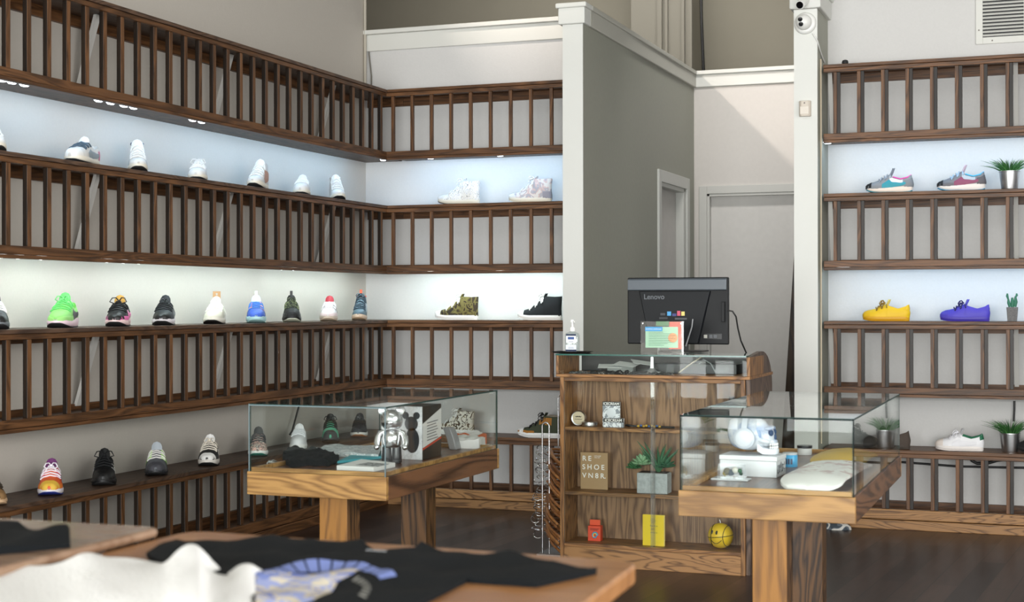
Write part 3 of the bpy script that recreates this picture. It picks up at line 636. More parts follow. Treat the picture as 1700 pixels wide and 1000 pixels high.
# cardboard tag in the cream shoe
dq = Vector((cos(cream.rotation_euler.z), sin(cream.rotation_euler.z), 0)); q = Vector(cream.location) - dq * .035
tg = thing('shoe_tag', 'small brown cardboard tag sticking out of the cream running shoe', 'tag', (q.x, q.y, Z2 + .068), 0)
rzt = math.atan2(-q.y, -q.x) + pi / 2; tg.rotation_euler = (0, 0, rzt)
mb = MB(); ring_o = [(-.021, 0), (.021, 0), (.021, .054), (-.021, .054)]
mb.box(-.021, .021, 0, .002, 0, .090).box(-.021, -.005, 0, .002, .090, .102).box(.005, .021, 0, .002, .090, .102).box(-.021, .021, 0, .002, .102, .112)
mb.build('card', fl('a9825a', .8), tg)
# ------------------------------------------------------------------ glass-topped display tables
def display_table(x0, x1, y0, y1, legs, label):
    root = thing('display_table', label, 'table', ((x0 + x1) / 2, (y0 + y1) / 2, 0))
    MB().box(x0, x1, y0, y0 + .022, .611, .70).build('front_apron', TBX, root, world=True, bevel=.002)
    MB().box(x0, x1, y1 - .022, y1, .611, .70).build('rear_apron', TBX, root, world=True, bevel=.002)
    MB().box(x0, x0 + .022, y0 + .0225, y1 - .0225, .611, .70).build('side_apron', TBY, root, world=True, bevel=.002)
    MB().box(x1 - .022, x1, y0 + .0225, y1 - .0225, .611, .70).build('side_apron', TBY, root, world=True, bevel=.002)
    MB().box(x0 + .0225, x1 - .0225, y0 + .0225, y1 - .0225, .66, .70).build('deck', DECK, root, world=True)
    MB().box(x0 + .012, x1 - .012, y0 + .012, y0 + .03, .7002, .716).box(x0 + .012, x0 + .03, y0 + .03, y1 - .03, .7002, .716).box(x1 - .03, x1 - .012, y0 + .03, y1 - .03, .7002, .716).box(x0 + .012, x1 - .012, y1 - .03, y1 - .012, .7002, .716).build('inner_rim', TBX, root, world=True, bevel=.001)
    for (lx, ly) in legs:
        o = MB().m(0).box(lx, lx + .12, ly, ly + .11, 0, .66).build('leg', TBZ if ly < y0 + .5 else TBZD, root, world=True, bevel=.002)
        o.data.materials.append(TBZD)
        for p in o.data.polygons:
            if p.normal.x > .5: p.material_index = 1  # shade of the right-hand leg faces put into colour by the dark copy
    return root
def glass_case(x0, x1, y0, y1, label, seam, z0=.7002, z1=.957):
    root = thing('glass_case', label, 'display case', ((x0 + x1) / 2, (y0 + y1) / 2, z0)); t = .006
    def pane(a):
        mb = MB(); mb.box(*a); ext = [a[1] - a[0], a[3] - a[2], a[5] - a[4]]; k = ext.index(min(ext))
        for i, f_ in enumerate(mb.f):
            n_ = (mb.v[f_[1]] - mb.v[f_[0]]).cross(mb.v[f_[2]] - mb.v[f_[1]]).normalized()
            mb.mi[i] = 0 if abs(n_[k]) > .9 else 1
        mb.build('glass_pane', [GL, GLE], root, world=True)
    pane((x0, x1, y0, y0 + t, z0, z1)); pane((x0, x1, y1 - t, y1, z0, z1))
    pane((x0, x0 + t, y0 + t, y1 - t, z0, z1)); pane((x1 - t, x1, y0 + t, y1 - t, z0, z1))
    pane((x0, x1, y0, y1, z1 + .0002, z1 + t))
    mb = MB()
    sl = flat('seam_' + seam, rgb(seam), .7, spec=.1)
    for x in (x0 - .0008, x1 - .0012): mb.box(x - .0006, x + .0026, y0 - .0012, y0 + .0012, z0, z1 + t)
    mb.box(x0, x1, y0 - .0010, y0 + .0002, z1 - .001, z1 + .003).build('edge_seam', sl, root, world=True)
    return root
TL = (-2.985, -2.389, 5.054, 6.24); TR = (-1.267, -.661, 5.052, 6.53)
display_table(*TL, [(-2.72, 5.15), (-2.75, 5.97)], 'left oak display table with golden front apron under a glass case')
display_table(*TR, [(-1.027, 5.15), (-1.035, 6.0)], 'right oak display table in front of the cash counter')
def gc(T): return (T[0] + .006, T[1] - .006, T[2] + .006, T[3] - .006)
glass_case(*gc(TL), 'clear glass case holding a chrome bear figure and its grey box', '74858a')
glass_case(*gc(TR), 'clear glass case holding a skull, an acrylic cube and skateboards', '141d1e')
DZ = .7005
def P(px, py, z=DZ): return at(px, py, Z=z)
# contents of the left case
CHB = flat('brushed_chrome', (.72, .73, .75), .22, 1.0)
q = P(647, 770)
bear = thing('bear_figurine', 'chrome bear figurine standing at the front corner of the left glass case', 'figurine', (q.x, q.y + .02, DZ), R(14))
g = .235 / .27
def gs(mb): mb.v = [v * g for v in mb.v]; return mb
hd = MB().lathe([(.004, 0), (.034, .002), (.047, .014), (.052, .036), (.050, .060), (.042, .078), (.026, .088), (.004, .091)], (0, 0, .160), 28)
gs(hd).build('head', CHB, bear, smooth=1)
for sx in (-1, 1):
    e = MB().lathe([(.002, -.009), (.020, -.008), (.024, 0), (.020, .008), (.012, .006), (.002, .004)], (0, 0, 0), 22, M=Matrix.Translation((sx * .042, 0, .248)) @ Matrix.Rotation(R(90), 4, 'X')); gs(e).build('ear', CHB, bear, smooth=1)
gs(MB().lathe([(.004, 0), (.038, 0), (.045, .012), (.044, .05), (.038, .072), (.022, .082), (.004, .083)], (0, 0, .075), 28)).build('torso', CHB, bear, smooth=1)
for sx in (-1, 1):
    gs(MB().tube([(sx * .036, 0, .148), (sx * .054, .0, .140), (sx * .064, -.004, .118), (sx * .068, -.012, .095), (sx * .066, -.020, .082)], [.012, .016, .0165, .015, .012], 12)).build('arm', CHB, bear, smooth=1)
    gs(MB().sphere((sx * .067, -.024, .076), .0135, 12, 8)).build('paw', CHB, bear, smooth=1)
    gs(MB().lathe([(.020, 0), (.024, .004), (.024, .03), (.021, .078)], (sx * .024, 0, 0), 16).sphere((sx * .024, -.018, .012), .02, 14, 8, (1, 1, .6))).build('leg', fl('2a2c2f', .25), bear, smooth=1)
gs(MB().sphere((0, -.049, .194), .017, 14, 8, (1, .6, .75))).build('muzzle', CHB, bear, smooth=1)
# its printed box
a = P(683, 766); b_ = P(740, 748)
bw, bh = .125, .256 * .93
bx_ = thing('figurine_box', 'tall printed cardboard box with a grey bear silhouette behind the chrome bear', 'box', (-2.437 + .0, 5.66, DZ), 0)
bx_.rotation_euler = (0, 0, 0); q = P(667, 763); bx_.location = (q.x, q.y + .10, DZ)
W2, D2, H2 = .094, .10, .222
fr = pattern('box_front_print', ['dadadd', 'c9cacd', 'dcdce0'], 60, [0, .48, .56])
mb = MB().m(0).box(-W2, W2, -D2, D2, 0, H2); mb.mi[5] = 1; mb.mi[4] = 1; mb.mi[1] = 1
mb.build('carton', [fr, fl('2f2a26', .5)], bx_, bevel=.001)
dk = fl('33363a', .25)
def disc(x, z, rx, rz): return [(x + rx * cos(2 * pi * i / 28), z + rz * sin(2 * pi * i / 28)) for i in range(28)]
for (x, z, rx, rz) in ((.044, .150, .030, .030), (.018, .184, .015, .015), (.068, .184, .015, .015), (.048, .080, .032, .052)):
    MB().prism(disc(x, z, rx, rz), -D2 - .0012, -D2 - .0002).build('bear_print', dk, bx_)
M_ = Matrix.Translation((W2 + .0002, 0, 0)) @ Matrix.Rotation(R(90), 4, 'Z')
MB().prism([(-D2 + .004, .05), (D2 - .004, .085), (D2 - .004, .205), (-D2 + .004, .150)], -.0012, 0, M_).build('side_label', fl('d9d7d4', .6), bx_)
MB().prism([(-D2 + .002, .040), (D2 - .002, .075), (D2 - .002, .083), (-D2 + .002, .048)], -.0012, 0, M_).build('red_stripe', fl('c2452f', .6), bx_)
tp = fl('6a6a6c', .6)
mb = MB()
for i in range(7):
    z = .07 + .012 * i
    mb.prism([(-.055, z + .006), (.06 - .01 * (i % 3), z + .012), (.06 - .01 * (i % 3), z + .016), (-.055, z + .010)], -.0018, -.0012, M_)
mb.build('small_print', tp, bx_)
# grey computer mouse shape behind the box
q = P(750, 747)
ms = thing('shoe_horn', 'grey curved plastic piece leaning on the printed box', 'accessory', (q.x - .004, q.y + .02, DZ), 0)
MB().loft([[Vector((x0_ + dx, dy, z)) for dx, dy in ((-.018, -.03), (.018, -.03), (.018, .03), (-.018, .03))] for x0_, z in ((.012, 0), (.008, .02), (.0, .05), (-.012, .08), (-.02, .098))]).build('body', fl('8a8c90', .35), ms, smooth=50, bevel=.004)
def sheet(name, label, cat, pts, th, mat, z=DZ, wave=.0, bev=.002, extra=None, grid=0, seed=1):
    """a flat folded thing from its outline; wave raises it softly"""
    c = sum((Vector(p_) for p_ in pts), Vector()) / len(pts); root = thing(name, label, cat, (c.x, c.y, z))
    bm = bmesh.new(); vs = [bm.verts.new((p_.x - c.x, p_.y - c.y, 0)) for p_ in pts]; bm.faces.new(vs)
    if grid:
        xs = [v.co.x for v in bm.verts]; ys = [v.co.y for v in bm.verts]
        for ax, lo, hi in ((0, min(xs), max(xs)), (1, min(ys), max(ys))):
            n_ = int((hi - lo) / grid)
            for i in range(1, n_ + 1):
                co = [0, 0, 0]; no = [0, 0, 0]; co[ax] = lo + i * grid; no[ax] = 1
                bmesh.ops.bisect_plane(bm, geom=bm.verts[:] + bm.edges[:] + bm.faces[:], plane_co=co, plane_no=no)
    for v in bm.verts: v.co.z = th + (wave(v.co.x, v.co.y) if wave else 0)
    top_f = bm.faces[:]
    r = bmesh.ops.extrude_face_region(bm, geom=top_f); 
    for e in r['geom']:
        if isinstance(e, bmesh.types.BMVert): e.co.z = .0002 + max(0, (e.co.z - th) * .6 - .004)
    bmesh.ops.recalc_face_normals(bm, faces=bm.faces)
    me = bpy.data.meshes.new(name); bm.to_mesh(me); bm.free(); me.materials.append(mat)
    for p_ in me.polygons: p_.use_smooth = bool(grid)
    if grid: me.set_sharp_from_angle(angle=R(60))
    o = bpy.data.objects.new(extra or 'cloth', me); COL.objects.link(o); o.parent = root
    return root
nz = lambda s, a, f1: (lambda x, y: a * (.5 + .5 * sin(x * f1 + s) * cos(y * f1 * .8 + s * 2) + .3 * sin((x + y) * f1 * 1.7 + s)))
r_ = sheet('folded_shirt', 'folded pale grey shirt in a clear bag in the left glass case', 'clothing', [P(514, 756), P(628, 762), P(640, 748), P(545, 745)], .016, pattern('bagged_shirt', ['c9cfd0', 'aab4b6', 'e3e6e6'], 30, [0, .5, .56], rough=.35), wave=nz(1, .006, 40), grid=.02)
r_ = sheet('teal_booklet', 'teal covered booklet lying beside the chrome bear', 'booklet', [P(560, 770), P(632, 762), P(655, 752), P(640, 747), P(600, 752)], .010, fl('3f9aa6', .5), extra='cover')
sheet('black_gloves', 'pair of black knitted gloves in front of the folded shirt', 'gloves', [P(469, 769), P(482, 777), P(510, 774), P(545, 775), P(563, 769), P(552, 760), P(520, 756), P(492, 752), P(472, 757)], .020, BLKF, wave=nz(3, .016, 55), grid=.012)
sheet('art_book', 'white softcover book with a grey picture near the front glass of the left case', 'book', [P(559, 781), P(620, 784), P(656, 776), P(600, 770)], .018, fl('e4e4e2', .5), extra='cover')
sheet('picture_card', 'grey printed picture card lying on the white softcover book', 'card', [P(590, 772, .7195), P(628, 775, .7195), P(646, 771, .7195), P(612, 768, .7195)], .0008, pattern('grey_picture', ['5a5c5e', 'b9bbba', '8c8e8e'], 60, [0, .48, .56]), z=.7192, extra='card')
sheet('key_ring', 'small black and white trinket near the left end of the case', 'trinket', [P(443, 773), P(452, 775), P(462, 773), P(460, 769), P(446, 769)], .008, pattern('trinket_paint', ['e4e4e4', '1e1e20'], 60, [0, .5]), wave=nz(2, .004, 120), grid=.01, extra='body')
sheet('rolled_shirt', 'white and orange rolled shirt at the back of the left glass case', 'clothing', [P(752, 742), P(757, 745), P(795, 746), P(808, 738), P(795, 731), P(760, 731)], .035, pattern('white_orange_cloth', ['d9622c', 'ecebea'], 3.5, [0, .40], dist=0), wave=nz(5, .012, 50), grid=.012)
# contents of the right case
q = P(1247, 790)
bb = thing('white_box', 'white lidded box carrying the skull in the right glass case', 'box', (q.x, q.y + .035, DZ), R(-3))
MB().box(-.108, .108, -.075, .075, 0, .060).build('tray', fl('d2d4d8', .45), bb, bevel=.0015)
MB().box(-.110, .110, -.077, .077, .061, .078).build('lid', fl('d9dbdf', .45), bb, bevel=.0015)
mb = MB()
for i in range(5): mb.box(.1085, .1095, -.06 + i * .025, -.045 + i * .025, .012 + .004 * (i % 2), .045 + .005 * (i % 3))
mb.build('side_print', pattern('box_side_print', ['3a3d42', 'c9ccd0'], 90, [0, .5]), bb)
BONE = flat('glazed_bone', rgb('e6e8ec'), .25, coat=.5); BLUE = flat('blue_shading_glaze', rgb('5e7ba6'), .3, coat=.5)
def bone_mat():
    m, nt, b = principled('blue_washed_porcelain'); N = nt.nodes.new; Lk = nt.links.new
    tc = N('ShaderNodeTexCoord'); n = N('ShaderNodeTexNoise'); n.inputs['Scale'].default_value = 14; n.inputs['Detail'].default_value = 4; Lk(tc.outputs['Object'], n.inputs['Vector'])
    cr = N('ShaderNodeValToRGB'); cr.color_ramp.elements[0].position = .34; cr.color_ramp.elements[0].color = (*rgb('6f8ab4'), 1); cr.color_ramp.elements[1].position = .50; cr.color_ramp.elements[1].color = (*rgb('d3d7de'), 1)
    Lk(n.outputs['Fac'], cr.inputs['Fac']); Lk(cr.outputs[0], b.inputs['Base Color']); b.inputs['Roughness'].default_value = .3; return m
BONE = bone_mat()
sk = thing('skull_sculpture', 'white and blue porcelain skull wearing headphones on the white box', 'sculpture', (q.x - .004, q.y + .035, DZ + .0785), R(-3))
G = 1.0
# cranium, face turned to +x
cr_ = MB(); rings = []
for i in range(15):
    a = pi * i / 14; x = -.012 - .078 * cos(a); rad = sin(a) ** .62 if 0 < i < 14 else .02
    hz = .066 * rad * (1 + .05 * cos(a)); wy = .060 * rad
    cz = .083 - .006 * (i / 14)
    rings.append([Vector((x, wy * cos(2 * pi * j / 24), cz + hz * sin(2 * pi * j / 24))) for j in range(24)])
cr_.loft(rings).build('cranium', BONE, sk, smooth=1)
def blob(name, c, r, sc, mat=BONE, tilt=0): return MB().sphere((0, 0, 0), r, 18, 12, sc, M=Matrix.Translation(c) @ Matrix.Rotation(R(tilt), 4, 'Y')).build(name, mat, sk, smooth=1)
blob('face', (.056, 0, .068), .034, (.95, 1.25, 1.15))
for sy in (-1, 1):
    blob('cheekbone', (.050, sy * .040, .056), .016, (1.9, .55, .62), tilt=12)
    blob('brow', (.070, sy * .022, .100), .014, (1.15, 1.3, .55))
    blob('eye_socket', (.079, sy * .024, .084), .0135, (.75, .95, .95), fl('2d4468', .6))
    blob('temple_hollow', (.036, sy * .0445, .086), .017, (.6, .42, 1.3), fl('8ea4c6', .4), tilt=-20)
blob('nasal_hollow', (.090, 0, .066), .009, (.6, .8, 1.3), fl('2d4468', .6))
# jaw and teeth
MB().loft([[Vector((x, y * w, z)) for y, z in ((-1, z0), (-1, z1), (-.6, z1 + .003), (.6, z1 + .003), (1, z1), (1, z0), (.6, z0 - .002), (-.6, z0 - .002))] for x, w, z0, z1 in ((.030, .040, .016, .045), (.050, .037, .004, .026), (.075, .030, .003, .023), (.094, .020, .003, .022), (.102, .010, .006, .020))]).build('jaw', BONE, sk, smooth=60)
mb = MB()
for row, (z0, z1) in enumerate(((.0245, .034), (.035, .046))):
    for i in range(-5, 6):
        a = i * .24; mb.sphere((.066 + .032 * cos(a), .030 * sin(a), (z0 + z1) / 2), .0048, 8, 6, (.7, .8, 1.15))
mb.build('teeth', fl('eef0f2', .25), sk, smooth=1)
blob('upper_jaw', (.070, 0, .050), .027, (1.05, 1.05, .5))
# headphones
hp = MB().lathe([(.002, -.014), (.034, -.012), (.040, 0), (.040, .010), (.034, .013)], (0, 0, 0), 28, M=Matrix.Translation((-.012, -.062, .064)) @ Matrix.Rotation(R(90), 4, 'X'))
hp.build('ear_cup', fl('c6ccd6', .3), sk, smooth=50)
MB().lathe([(.002, 0), (.030, 0), (.031, .003), (.026, .0045), (.002, .0045)], (0, 0, 0), 28, M=Matrix.Translation((-.012, -.0755, .064)) @ Matrix.Rotation(R(90), 4, 'X')).build('cup_cover', fl('d6dae2', .3), sk, smooth=50)
MB().lathe([(.002, -.014), (.034, -.012), (.040, 0), (.040, .010), (.034, .013)], (0, 0, 0), 28, M=Matrix.Translation((-.012, .062, .064)) @ Matrix.Rotation(R(-90), 4, 'X')).build('ear_cup', fl('c6ccd6', .3), sk, smooth=50)
mb = MB()
pts = [(-.012, .071 * cos(a), .082 + .078 * sin(a)) for a in [pi * i / 16 for i in range(17)]]
mb.loft([[Vector((p_[0] + dx, p_[1] * k, .082 + (p_[2] - .082) * k)) for dx, k in ((-.011, 1), (.011, 1), (.011, 1.05), (-.011, 1.05))] for p_ in pts])
mb.build('headband', fl('cfd5df', .35), sk, smooth=40, bevel=.001)
# acrylic cube
q = P(1215, 797)
ac = thing('acrylic_cube', 'clear acrylic cube with small gold and green pieces in front of the white box', 'paperweight', (q.x, q.y, DZ), R(-2))
MB().box(-.072, .066, -.030, .030, 0, .006).build('base_plate', fl('cfd4d8', .2), ac, bevel=.001)
MB().loft([[Vector((sx * (w), sy * .026, z)) for sx, sy in ((-1, -1), (1, -1), (1, 1), (-1, 1))] for w, z in ((.050, .0065), (.044, .060))]).build('block', ACB, ac)
for i, (x, z, r, c) in enumerate(((-.018, .030, .014, '6b6a5a'), (-.004, .026, .013, '4a5660'), (.012, .036, .012, 'e0dcd0'), (-.026, .022, .009, '9a8a44'), (.030, .034, .008, '3f6a50'), (.034, .024, .007, '2c4a3c'))):
    MB().sphere((x, .0, z), r, 12, 8, (1, .7, 1)).build('inclusion', fl(c, .5), ac, smooth=1)
# skateboards
def deck_mesh(L=.80, Wd=.215):
    mb = MB(); rr = []
    for i in range(41):
        t = i / 40; x = (t - .5) * L; e = min(t, 1 - t) * L; w = Wd / 2 * (1 if e > .10 else math.sqrt(max(1 - (1 - e / .10) ** 2, .0)) ** 1.0 + .002)
        z = .03 * (max(0, (.17 - e) / .17)) ** 1.6
        rr.append([Vector((x, y * w, z + dz + .010 * abs(y) ** 2.4)) for y, dz in ((-1, 0), (-.6, 0), (0, 0), (.6, 0), (1, 0), (1, .011), (.6, .011), (0, .011), (-.6, .011), (-1, .011))])
    return mb.loft(rr)
n1 = P(1352, 812); 
import_dir = None
def deck_mat(name, base, art, lo):
    m, nt, b = principled(name); N = nt.nodes.new; Lk = nt.links.new
    tc = N('ShaderNodeTexCoord'); n = N('ShaderNodeTexNoise'); n.inputs['Scale'].default_value = 14; n.inputs['Distortion'].default_value = 1.5; Lk(tc.outputs['Object'], n.inputs['Vector'])
    sx = N('ShaderNodeSeparateXYZ'); Lk(tc.outputs['Object'], sx.inputs[0])
    mr = N('ShaderNodeMapRange'); mr.inputs[1].default_value = -.27; mr.inputs[2].default_value = -.16; Lk(sx.outputs['X'], mr.inputs[0])
    gt = N('ShaderNodeMath'); gt.operation = 'GREATER_THAN'; gt.inputs[1].default_value = lo; Lk(n.outputs['Fac'], gt.inputs[0])
    ml = N('ShaderNodeMath'); ml.operation = 'MULTIPLY'; Lk(gt.outputs[0], ml.inputs[0]); Lk(mr.outputs[0], ml.inputs[1])
    mx = N('ShaderNodeMixRGB'); mx.inputs[1].default_value = (*rgb(base), 1); mx.inputs[2].default_value = (*rgb(art), 1); Lk(ml.outputs[0], mx.inputs[0])
    Lk(mx.outputs[0], b.inputs['Base Color']); b.inputs['Roughness'].default_value = .3; return m
q0 = P(1358, 800, .735); q1 = P(1405, 752, .735)
d_ = (q1 - q0).normalized(); L_ = .80
ang = math.atan2(d_.y, d_.x)
ang = R(87.5)
c_ = Vector((-.835, 5.11, 0)) + Vector((cos(ang), sin(ang), 0)) * .40
DZW = DZ + .0
sb = thing('skateboard_deck', 'white skateboard deck with a faint red picture, nose toward the front glass', 'skateboard', (c_.x, c_.y, DZ), ang)
mb = deck_mesh(); mb.v = [Vector((v.x, -v.y, -v.z + .052)) for v in mb.v]
o = mb.build('deck', deck_mat('white_deck_art', 'efefec', 'c9b3b0', .56), sb, smooth=50)
mb = MB().box(-.25, -.20, -.05, .05, .0002, .040).box(.20, .25, -.05, .05, .0002, .040); mb.build('spacer', fl('26211d', .5), sb)
ys = thing('skateboard_deck', 'yellow skateboard deck lying upside down behind the white deck', 'skateboard', (-.855, 6.20, DZ + .036), R(88))
mb = deck_mesh(.50, .22); mb.v = [Vector((v.x, -v.y, -v.z + .012 - .9 * abs(v.y) * abs(v.y))) for v in mb.v]
mb.build('deck', fl('c9a52e', .4), ys, smooth=50)
MB().box(-.20, -.15, -.05, .05, -.0355, -.012).box(.15, .20, -.05, .05, -.0355, -.012).build('spacer', fl('26211d', .5), ys)
q = P(1310, 776)
cn = thing('blue_can', 'bright blue printed tin beside the white box', 'tin', (q.x, q.y + .02, DZ))
MB().lathe([(.029, 0), (.030, .002), (.030, .046), (.028, .048), (.004, .048)], seg=28).build('can_body', fl('2f9fd6', .3), cn, smooth=50)
MB().lathe([(.0292, .0482), (.0292, .056), (.004, .057)], seg=28).build('lid', fl('b9c0c6', .3), cn, smooth=50)
mb = MB()
for k in range(3): 
    a = -1.9 + k * .35; mb.box(-.004, .004, -.0003, .0003, .012, .034, M=Matrix.Rotation(a + pi / 2, 4, 'Z') @ Matrix.Translation((0, -.0305, 0)))
mb.build('label_marks', fl('1c3a5c', .4), cn)
q = P(1345, 757)
bt = thing('shoe_care_tin', 'small dark round tin with a silver rim behind the white deck', 'tin', (q.x - .03, q.y + .04, DZ))
MB().lathe([(.030, 0), (.031, .003), (.031, .028), (.004, .029)], seg=24).build('tin_body', fl('d8d8d8', .25), bt, smooth=50)
MB().lathe([(.0325, .0295), (.0325, .040), (.004, .041)], seg=24).build('lid', fl('22242a', .3), bt, smooth=50)

# ------------------------------------------------------------------ cash counter
CX0, CX1, CY = -2.455, -1.490, 7.29
ct = thing('cash_counter', 'oak cash counter with lit shelves behind sliding glass doors', 'counter', ((CX0 + CX1) / 2, CY + .3, 0))
def cb(name, a, mat, bev=.0015): return MB().box(*a).build(name, mat, ct, world=True, bevel=bev)
ZS_ = [at(1000, 905, Y=CY).z, at(1000, 819, Y=CY).z, at(1000, 711, Y=CY).z]
cb('side_panel', (CX0, CX0 + .021, CY, CY + .34, 0, .972), CTF); cb('side_panel', (CX1 - .021, CX1, CY, CY + .30, 0, .972), CTF)
cb('back_panel', (CX0 + .0215, CX1 - .0215, CY + .225, CY + .24, .0, .95), CTZ)
cb('base_board', (CX0 + .0215, CX1 - .0215, CY + .002, CY + .022, 0, ZS_[0] - .0185), WBX)
cb('bottom_shelf', (CX0 + .0215, CX1 - .0215, CY + .002, CY + .224, ZS_[0] - .018, ZS_[0]), CTH)
cb('shelf', (CX0 + .0215, CX1 - .0215, CY + .016, CY + .224, ZS_[1] - .018, ZS_[1]), CTH)
cb('shelf', (CX0 + .0215, CX1 - .0215, CY + .016, CY + .224, ZS_[2] - .018, ZS_[2]), CTH)
cb('top_rail', (CX0 + .0215, CX1 - .0215, CY + .001, CY + .24, .952, .971), CTH)
# upper tray: glass-fronted, glass-topped
UX0, UX1, UY = -2.472, -1.462, CY - .012
cb('tray_floor', (UX0, UX1, UY, CY + .60, .9725, .988), CTH)
cb('tray_end', (UX0, UX0 + .014, UY, CY + .34, .9885, 1.083), CTF); cb('tray_end', (UX1 - .016, UX1, UY, CY + .34, .9885, 1.083), CTF)
cb('tray_back', (UX0 + .02, UX1 - .02, CY + .36, CY + .376, .9885, 1.075), BLK)
g1 = MB().box(UX0 + .0145, UX1 - .0165, UY + .003, UY + .008, .9885, 1.083).build('tray_glass', GL, ct, world=True)
mb = MB().box(UX0 - .002, UX1 - .018, UY - .002, CY + .36, 1.0835, 1.0915); mb.mi = [0, 0, 1, 1, 1, 1]
mb.build('glass_top', [GL, fl('1e5a50', .15)], ct, world=True)
# curved side wing
pr = [(CY + .02, .0), (CY + .60, 0), (CY + .60, .92)]
for i in range(9):
    a = R(90) * i / 8; pr.append((CY + .30 + .30 * cos(a) ** .9, .92 + .185 * sin(a) ** 1.0))
pr += [(CY + .02, 1.105 - .02), (CY + .02, 0)][:1]
M4 = Matrix(((0, 1, 0, 0), (1, 0, 0, 0), (0, 0, 1, 0), (0, 0, 0, 1)))
MB().prism([(y, z) for y, z in pr], CX1 + .0005, CX1 + .024, M4).build('curved_side_wing', wood('walnut_wing', rgb('33241c'), rgb('6b5648'), 'z', scale=5, rings=1.3), ct, world=True, bevel=.001)
# sliding glass doors
xm = at(1083, 700, Y=CY).x
for x0_, x1_, yo in ((CX0 + .022, xm + .012, .006), (xm - .012, CX1 - .022, .011)):
    mb = MB().box(x0_, x1_, CY + yo, CY + yo + .004, ZS_[0] + .001, .951); mb.mi = [1, 1, 0, 0, 1, 1]
    mb.build('glass_door', [GL, fl('a9b4b0', .2)], ct, world=True)
MB().box(xm - .0085, xm + .0085, CY + .0008, CY + .0052, ZS_[0] + .002, .95).build('door_edge_profile', glass('frosted_edge_profile', (.95, .97, .96), .07), ct, world=True)
def CP(px, z, dy=.09): return at(px, 700, Y=CY + dy).x, CY + dy, z + .0003
LG = flat('brass_leaf', rgb('c6b08a'), .5)
# round tin standing, flat tin
x, y, z = CP(961, ZS_[2], .10)
ti = thing('round_tin', 'round balm tin standing upright with a moustache on its cream label', 'tin', (x, y, z)); RM = Matrix.Translation((0, 0, .0405)) @ Matrix.Rotation(R(90), 4, 'X')
MB().lathe([(.002, -.009), (.039, -.009), (.0405, -.006), (.0405, .006), (.038, .010), (.035, .008), (.002, .008)], seg=32, M=RM).build('tin_body', flat('tin_metal', (.7, .71, .72), .3, 1), ti, smooth=50)
MB().lathe([(.002, .0082), (.033, .0082), (.033, .0088), (.002, .0088)], seg=32, M=RM).build('paper_label', fl('c9bba0', .7), ti, smooth=50)
mb = MB()
for s_ in (1, -1): mb.tube([(0, -.0092, .047), (s_ * .006, -.0092, .049), (s_ * .012, -.0092, .046), (s_ * .018, -.0092, .050)], [.002, .003, .0022, .0006], 6)
mb.build('moustache_mark', BLK, ti)
MB().box(-.020, .020, -.0094, -.0089, .033, .0355).build('label_text', fl('4a4238', .6), ti)
x, y, z = CP(979, ZS_[2], .07)
t2_ = thing('flat_tin', 'flat silver tin lying in front of the round balm tin', 'tin', (x, y, z))
MB().lathe([(.039, 0), (.0405, .002), (.0405, .012), (.002, .012)], seg=32).build('tin_body', flat('tin_metal', (.7, .71, .72), .3, 1), t2_, smooth=50)
MB().lathe([(.0415, .0122), (.0415, .023), (.039, .025), (.002, .025)], seg=32).build('lid', flat('tin_lid_metal', (.5, .5, .5), .3, 1), t2_, smooth=50)
# card packs with block lettering
x, y, z = CP(1016, ZS_[2], .10)
cp = thing('card_pack', 'tall silver card pack with a black ICECREAM header leaning at the back', 'pack', (x - .004, y, z))
MB().box(-.047, .047, 0, .012, 0, .128).build('card', pattern('silver_print', ['a9adb2', 'e3e5e8', '8d9298'], 34, [0, .44, .56], rough=.35), cp, bevel=.001)
MB().box(-.047, .047, -.0014, -.0002, .108, .128).build('header', BLK, cp)
text('lettering', 'ICECREAM', .0185, WHT, cp, (0, -.0022, .112), align='CENTER', bold=.0005)
MB().sphere((0, -.001, .072), .026, 14, 8, (1, .08, 1)).build('diamond_print', fl('d6d9dd', .3), cp)
x, y, z = CP(1019, ZS_[2], .055)
cp2 = thing('card_pack', 'low silver card pack lettered ICECREAM lying in front of the tall pack', 'pack', (x - .002, y, z))
MB().box(-.053, .053, 0, .022, 0, .046).build('card', pattern('silver_print_low', ['a9adb2', 'e3e5e8', '8d9298'], 34, [0, .44, .56], rough=.35), cp2, bevel=.001)
MB().box(-.053, .053, -.0014, -.0002, .026, .046).build('header', BLK, cp2)
text('lettering', 'ICECREAM', .0195, WHT, cp2, (0, -.0022, .0295), align='CENTER', bold=.0005)
x, y, z = CP(1078, ZS_[2], .07)
nk = thing('key_strap', 'black cord strap with yellow and blue charms lying on the top shelf', 'strap', (x, y, z))
pts = [(-.11, .02, .006), (-.125, .0, .012), (-.115, -.012, .014), (-.09, -.01, .010), (-.05, 0, .007), (-.0, .005, .008), (.05, 0, .007), (.10, .01, .006), (.13, .005, .006)]
MB().tube(pts, .0055, 8).build('cord', BLK, nk, smooth=50)
for i in range(9):
    MB().sphere((-.055 + .014 * i, -.012, .010 + .003 * (i % 2)), .0075, 8, 6, (1, .7, .8)).build('charm', fl(('c9a23a', '3b5c8f', 'b58f2e')[i % 3], .4), nk, smooth=1)
x, y, z = CP(1215, ZS_[2], .12)
bo = thing('dark_bottle', 'small black bottle at the right end of the top counter shelf', 'bottle', (x, y, z))
MB().lathe([(.021, 0), (.022, .004), (.022, .125), (.014, .140), (.012, .142)], seg=20).build('bottle_body', fl('15161a', .25), bo, smooth=50)
MB().lathe([(.014, .1425), (.014, .166), (.002, .167)], seg=20).build('cap', BLK, bo, smooth=50)
